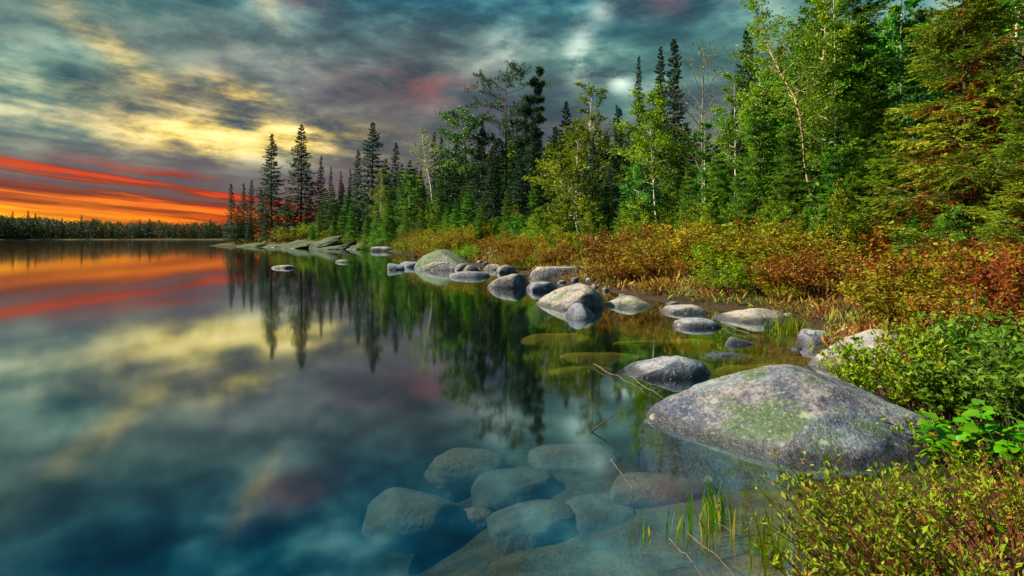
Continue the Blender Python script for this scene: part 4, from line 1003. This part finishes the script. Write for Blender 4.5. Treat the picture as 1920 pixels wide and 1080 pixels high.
near('thin leafy twigs hanging over the right side of the huge dome boulder', 1760, 3.75, 770, lean=(-.55, -.1), Rr=.30, ns=22, leaf=.034, per=14, low=.4, seed=511, sr=.0035)
# broad-leaved plant, leaf by leaf
def leaf_mesh():
    n = 7; V = []; F = []
    for i in range(n):
        u = i / (n - 1); hw = .36 * math.sin(math.pi * min(1, u * .93 + .05)) ** .75
        zc = .10 * math.sin(u * 2.6)
        V += [(-hw, u, zc + hw * .22), (0, u, zc), (hw, u, zc + hw * .22)]
    for i in range(n - 1):
        for k in (0, 1): F.append((i * 3 + k, i * 3 + k + 1, i * 3 + k + 4, i * 3 + k + 3))
    return mesh('leaf', V, [F], M['broad'], np.linspace(.3, .7, len(F)), True)
LEAF = leaf_mesh()
def broad_plant(label, x, Y, top, Rr, n, size, seed):
    rng = np.random.default_rng(seed)
    X = (x - 960) / FPX * Y; zb = gz(X, Y) - .02; h = CAM_H - (top - HOR) / FPX * Y - zb
    e = empty('broadleaf_plant', (X, Y, zb)); W = Acc(); tips = []
    for i in range(9):
        az = rng.uniform(0, 6.283); o = np.array([math.cos(az), math.sin(az), 0]) * Rr * rng.uniform(.3, 1)
        s = np.linspace(0, 1, 5); pts = o * (s ** 1.2)[:, None]; pts[:, 2] = h * rng.uniform(.6, 1) * s - .02
        tube(W, pts, .004 * (1 - s * .6), 4); tips.append(pts)
    obj('stems', W.mesh('stems', M['dark_twig'], True), e)
    for i in range(n):
        p = tips[i % 9]; u = rng.uniform(.5, 1); c = np.array([np.interp(u, np.linspace(0, 1, 5), p[:, q]) for q in range(3)])
        o = obj('leaf', LEAF, e, loc=c + rng.normal(0, .02, 3)); sz = size * rng.uniform(.7, 1.25); o.scale = (sz, sz, sz)
        o.rotation_euler = (rng.normal(-.15, .35), rng.normal(0, .35), rng.uniform(0, 6.283))
    return tag(e, label, 'plant', 'broad-leaved plants')
broad_plant('broad-leaved glossy green plant right of the huge dome boulder', 1810, 3.25, 755, .26, 70, .085, 601)
broad_plant('broad-leaved green plant against the right frame edge beside the dome boulder', 1905, 3.05, 750, .25, 64, .085, 602)
broad_plant('low broad-leaved green plant at the corner of the dome boulder', 1762, 3.55, 790, .18, 40, .080, 603)

# grasses and reeds
def grass_tuft(name, label, x, Y, hgt, n, spread, seed, z=None, cat='grass tuft', bend=.35, wid=.006, group='grass tufts in the shallows', brown=.12):
    rng = np.random.default_rng(seed); A = Acc(); X = (x - 960) / FPX * Y
    zb = gz(X, Y) if z is None else z
    for i in range(n):
        b0 = np.array([rng.normal(0, spread), rng.normal(0, spread * .7), -.03]); h = hgt * rng.uniform(.45, 1.1) - zb * 1.0
        dr = rng.uniform(0, 6.283); be = abs(rng.normal(0, bend)) * h
        s = np.linspace(0, 1, 5); c = b0 + np.array([math.cos(dr), math.sin(dr), 0]) * (be * s ** 2)[:, None]; c[:, 2] += h * (s - .12 * s * s * be / h)
        sv_ = np.array([math.cos(rng.uniform(0, 6.28)), .3, 0]); hw = wid * np.array([.6, 1, .9, .6, .08]) * rng.uniform(.6, 1.2)
        V = np.concatenate([c - sv_ * hw[:, None], c + sv_ * hw[:, None]])
        F = [(k, k + 1, k + 6, k + 5) for k in range(4)]
        t = rng.uniform(.9, 1) if rng.random() < brown else rng.uniform(0, .75)
        A.add(V, F, np.full(4, t))
    o = obj(name, A.mesh(name, M['grass']), loc=(X, Y, zb)); return tag(o, label, cat, group)
def reed_at(x, y): return CAM_H * FPX / (y - HOR)
grass_tuft('grass_tuft', 'bushy green grass tuft at the water edge between the pale stone and the flat one', 1483, reed_at(1483, 622), .36, 110, .16, 701, z=-.02, bend=.5, wid=.010)
for i, (x, y, h, n, sp, lab) in enumerate((
   (1285, 985, .20, 16, .05, 'sparse green reeds in front of the pinkish sunken slab'),
   (1345, 968, .26, 26, .045, 'densest clump of tall reeds before the huge dome boulder'),
   (1325, 1005, .20, 9, .02, 'single curved reed stalks below the densest clump'),
   (1385, 1000, .16, 7, .02, 'few short reeds right of the densest clump'),
   (1190, 1005, .15, 4, .015, 'two thin reed stalks leftmost in the shallows'),
   (1208, 1000, .12, 4, .015, 'short pale reed sprout beside the two leftmost stalks'),
   (1445, 1040, .26, 24, .04, 'yellowing reed clump nearest the bottom right shrubs'),
   (1475, 1050, .24, 12, .03, 'thin green reeds touching the bottom right shrubs'),
   (1410, 1015, .09, 6, .015, 'tiny reed sprig between the two big reed clumps'))):
    grass_tuft('reed_clump', lab, x, reed_at(x, y), h, n, sp, 710 + i, z=-.04, cat='reeds', group='reeds in the near shallows', bend=.22, wid=.0055, brown=.2)
grass_tuft('grass_tuft', 'pale green grass tuft behind the broad-leaved plant', 1875, 3.6, .16, 30, .06, 730, bend=.3, wid=.004, group='grass tufts on the bank')
grass_tuft('grass_tuft', 'green grass blades among the bottom right shrubs', 1880, 1.75, .16, 8, .03, 731, bend=.15, wid=.005, group='grass tufts on the bank')

# ------------------------------------------------------------------ dead wood
def stick(name, label, pts, r0, mat='twig', forks=(), cat='branch', group='dead wood'):
    """pts: world points; forks: (position along, offset vector, length factor)"""
    W_ = Acc(); P = np.array([list(p) for p in pts], float); o0 = P[0].copy(); P = P - o0
    s = np.linspace(0, 1, len(P)); ss = np.linspace(0, 1, 9)
    Q = np.stack([np.interp(ss, s, P[:, i]) for i in range(3)], 1); rng = np.random.default_rng(abs(hash(label)) % 1 + len(label) * 13)
    L = np.linalg.norm(P[-1] - P[0]); Q[1:-1] += rng.normal(0, .012 * L, (7, 3)) * (1, 1, .5)
    tube(W_, Q, r0 * (1 - ss * .75), 5)
    for u, off in forks:
        c = np.array([np.interp(u, ss, Q[:, i]) for i in range(3)]); off = np.array(off) * L
        tube(W_, np.stack([c, c + off * .5 + rng.normal(0, .03 * L, 3), c + off]), r0 * np.array([.6, .4, .15]), 4)
    return tag(obj(name, W_.mesh(name, M[mat], True), loc=o0), label, cat, group)
def w(x, y, z=.01): return on_water(x, y, z)
stick('branch', 'thin bleached stick poking out of the still water', [w(1020, 690, -.05), at(1034, 648, w(1020, 690).y)], .006)
stick('branch', 'long forked dead branch lying in the water before the lone dome stone', [w(1112, 682, .02), w(1160, 708, .03), w(1205, 735, .01)], .0045, 'twig', [(.5, (.25, -.1, .02)), (.7, (-.2, -.15, .02))])
stick('branch', 'forked dead twig beside the long dead branch', [w(1180, 705, .03), w(1215, 728, .03), w(1245, 748, .01)], .004, 'twig', [(.6, (.3, .05, .05)), (.75, (-.2, -.3, .02))])
stick('branch', 'dark straight twig rising from the water left of the huge dome boulder', [w(1105, 812, -.01), at(1165, 768, w(1105, 812).y * 1.02)], .006, 'dark_twig')
stick('branch', 'pale sunken twig above the rounded sunken stones', [w(1145, 860, .0), w(1165, 890, .004), w(1185, 915, .0)], .0022)
stick('branch', 'long pale twig lying through the reeds to the bottom edge', [w(1290, 1000, .012), w(1340, 1040, .008), w(1385, 1090, .004)], .0022, 'twig')
stick('branch', 'second long pale twig left of the one through the reeds', [w(1255, 1010, .008), w(1285, 1040, .006), w(1325, 1090, .004)], .002, 'twig')
stick('branch', 'pale floating straw right of the densest reeds', [w(1360, 975, .02), w(1450, 985, .012)], .003)
stick('branch', 'pale floating straw slanting below the densest reeds', [w(1340, 978, .02), w(1390, 1004, .01)], .003)
stick('branch', 'bleached driftwood branch at the right foot of the huge dome boulder', [at(1788, 838, 3.25), at(1815, 830, 3.25), at(1850, 815, 3.3)], .013, 'twig', [(.3, (-.35, 0, .12)), (.6, (.2, .05, -.25))])
stick('branch', 'dead twigs on the water beside the wide pale stone', [w(1350, 603, .05), w(1385, 620, .03), w(1420, 630, .01)], .007, 'twig', [(.4, (.3, .2, .1)), (.7, (.3, .3, .15))])
stick('branch', 'thin dark twig arching over the slanting tan boulder', [at(1515, 662, 6.8), at(1570, 655, 6.4), at(1600, 680, 6.2), at(1618, 700, 6.0)], .007, 'dark_twig', [(.5, (-.1, 0, .35)), (.6, (.1, 0, .4))])
for i, (x0, y0, x1, y1, Y, lab) in enumerate(((1762, 660, 1740, 562, 5.6, 'bare reddish stick leftmost of the three standing in the olive shrubs'), (1812, 640, 1794, 552, 5.6, 'thick red-brown dead stem, middle of the three standing sticks'), (1822, 640, 1828, 540, 5.8, 'thin tan stick rightmost of the three standing sticks'), (1690, 610, 1655, 560, 7.4, 'slanting bare twig beside the brown weathered stone'), (1420, 555, 1412, 528, 11.5, 'short bare stick in the shrubs above the wide pale stone'))):
    a_, b_ = at(x0, y0, Y), at(x1, y1, Y); a_.z = gz(a_.x, Y) - .03
    stick('dead_stem', lab, [a_, b_], .014 if i == 1 else .009, 'stem' if i < 2 else 'twig', cat='dead stem', group='dead stems in the shrubs')
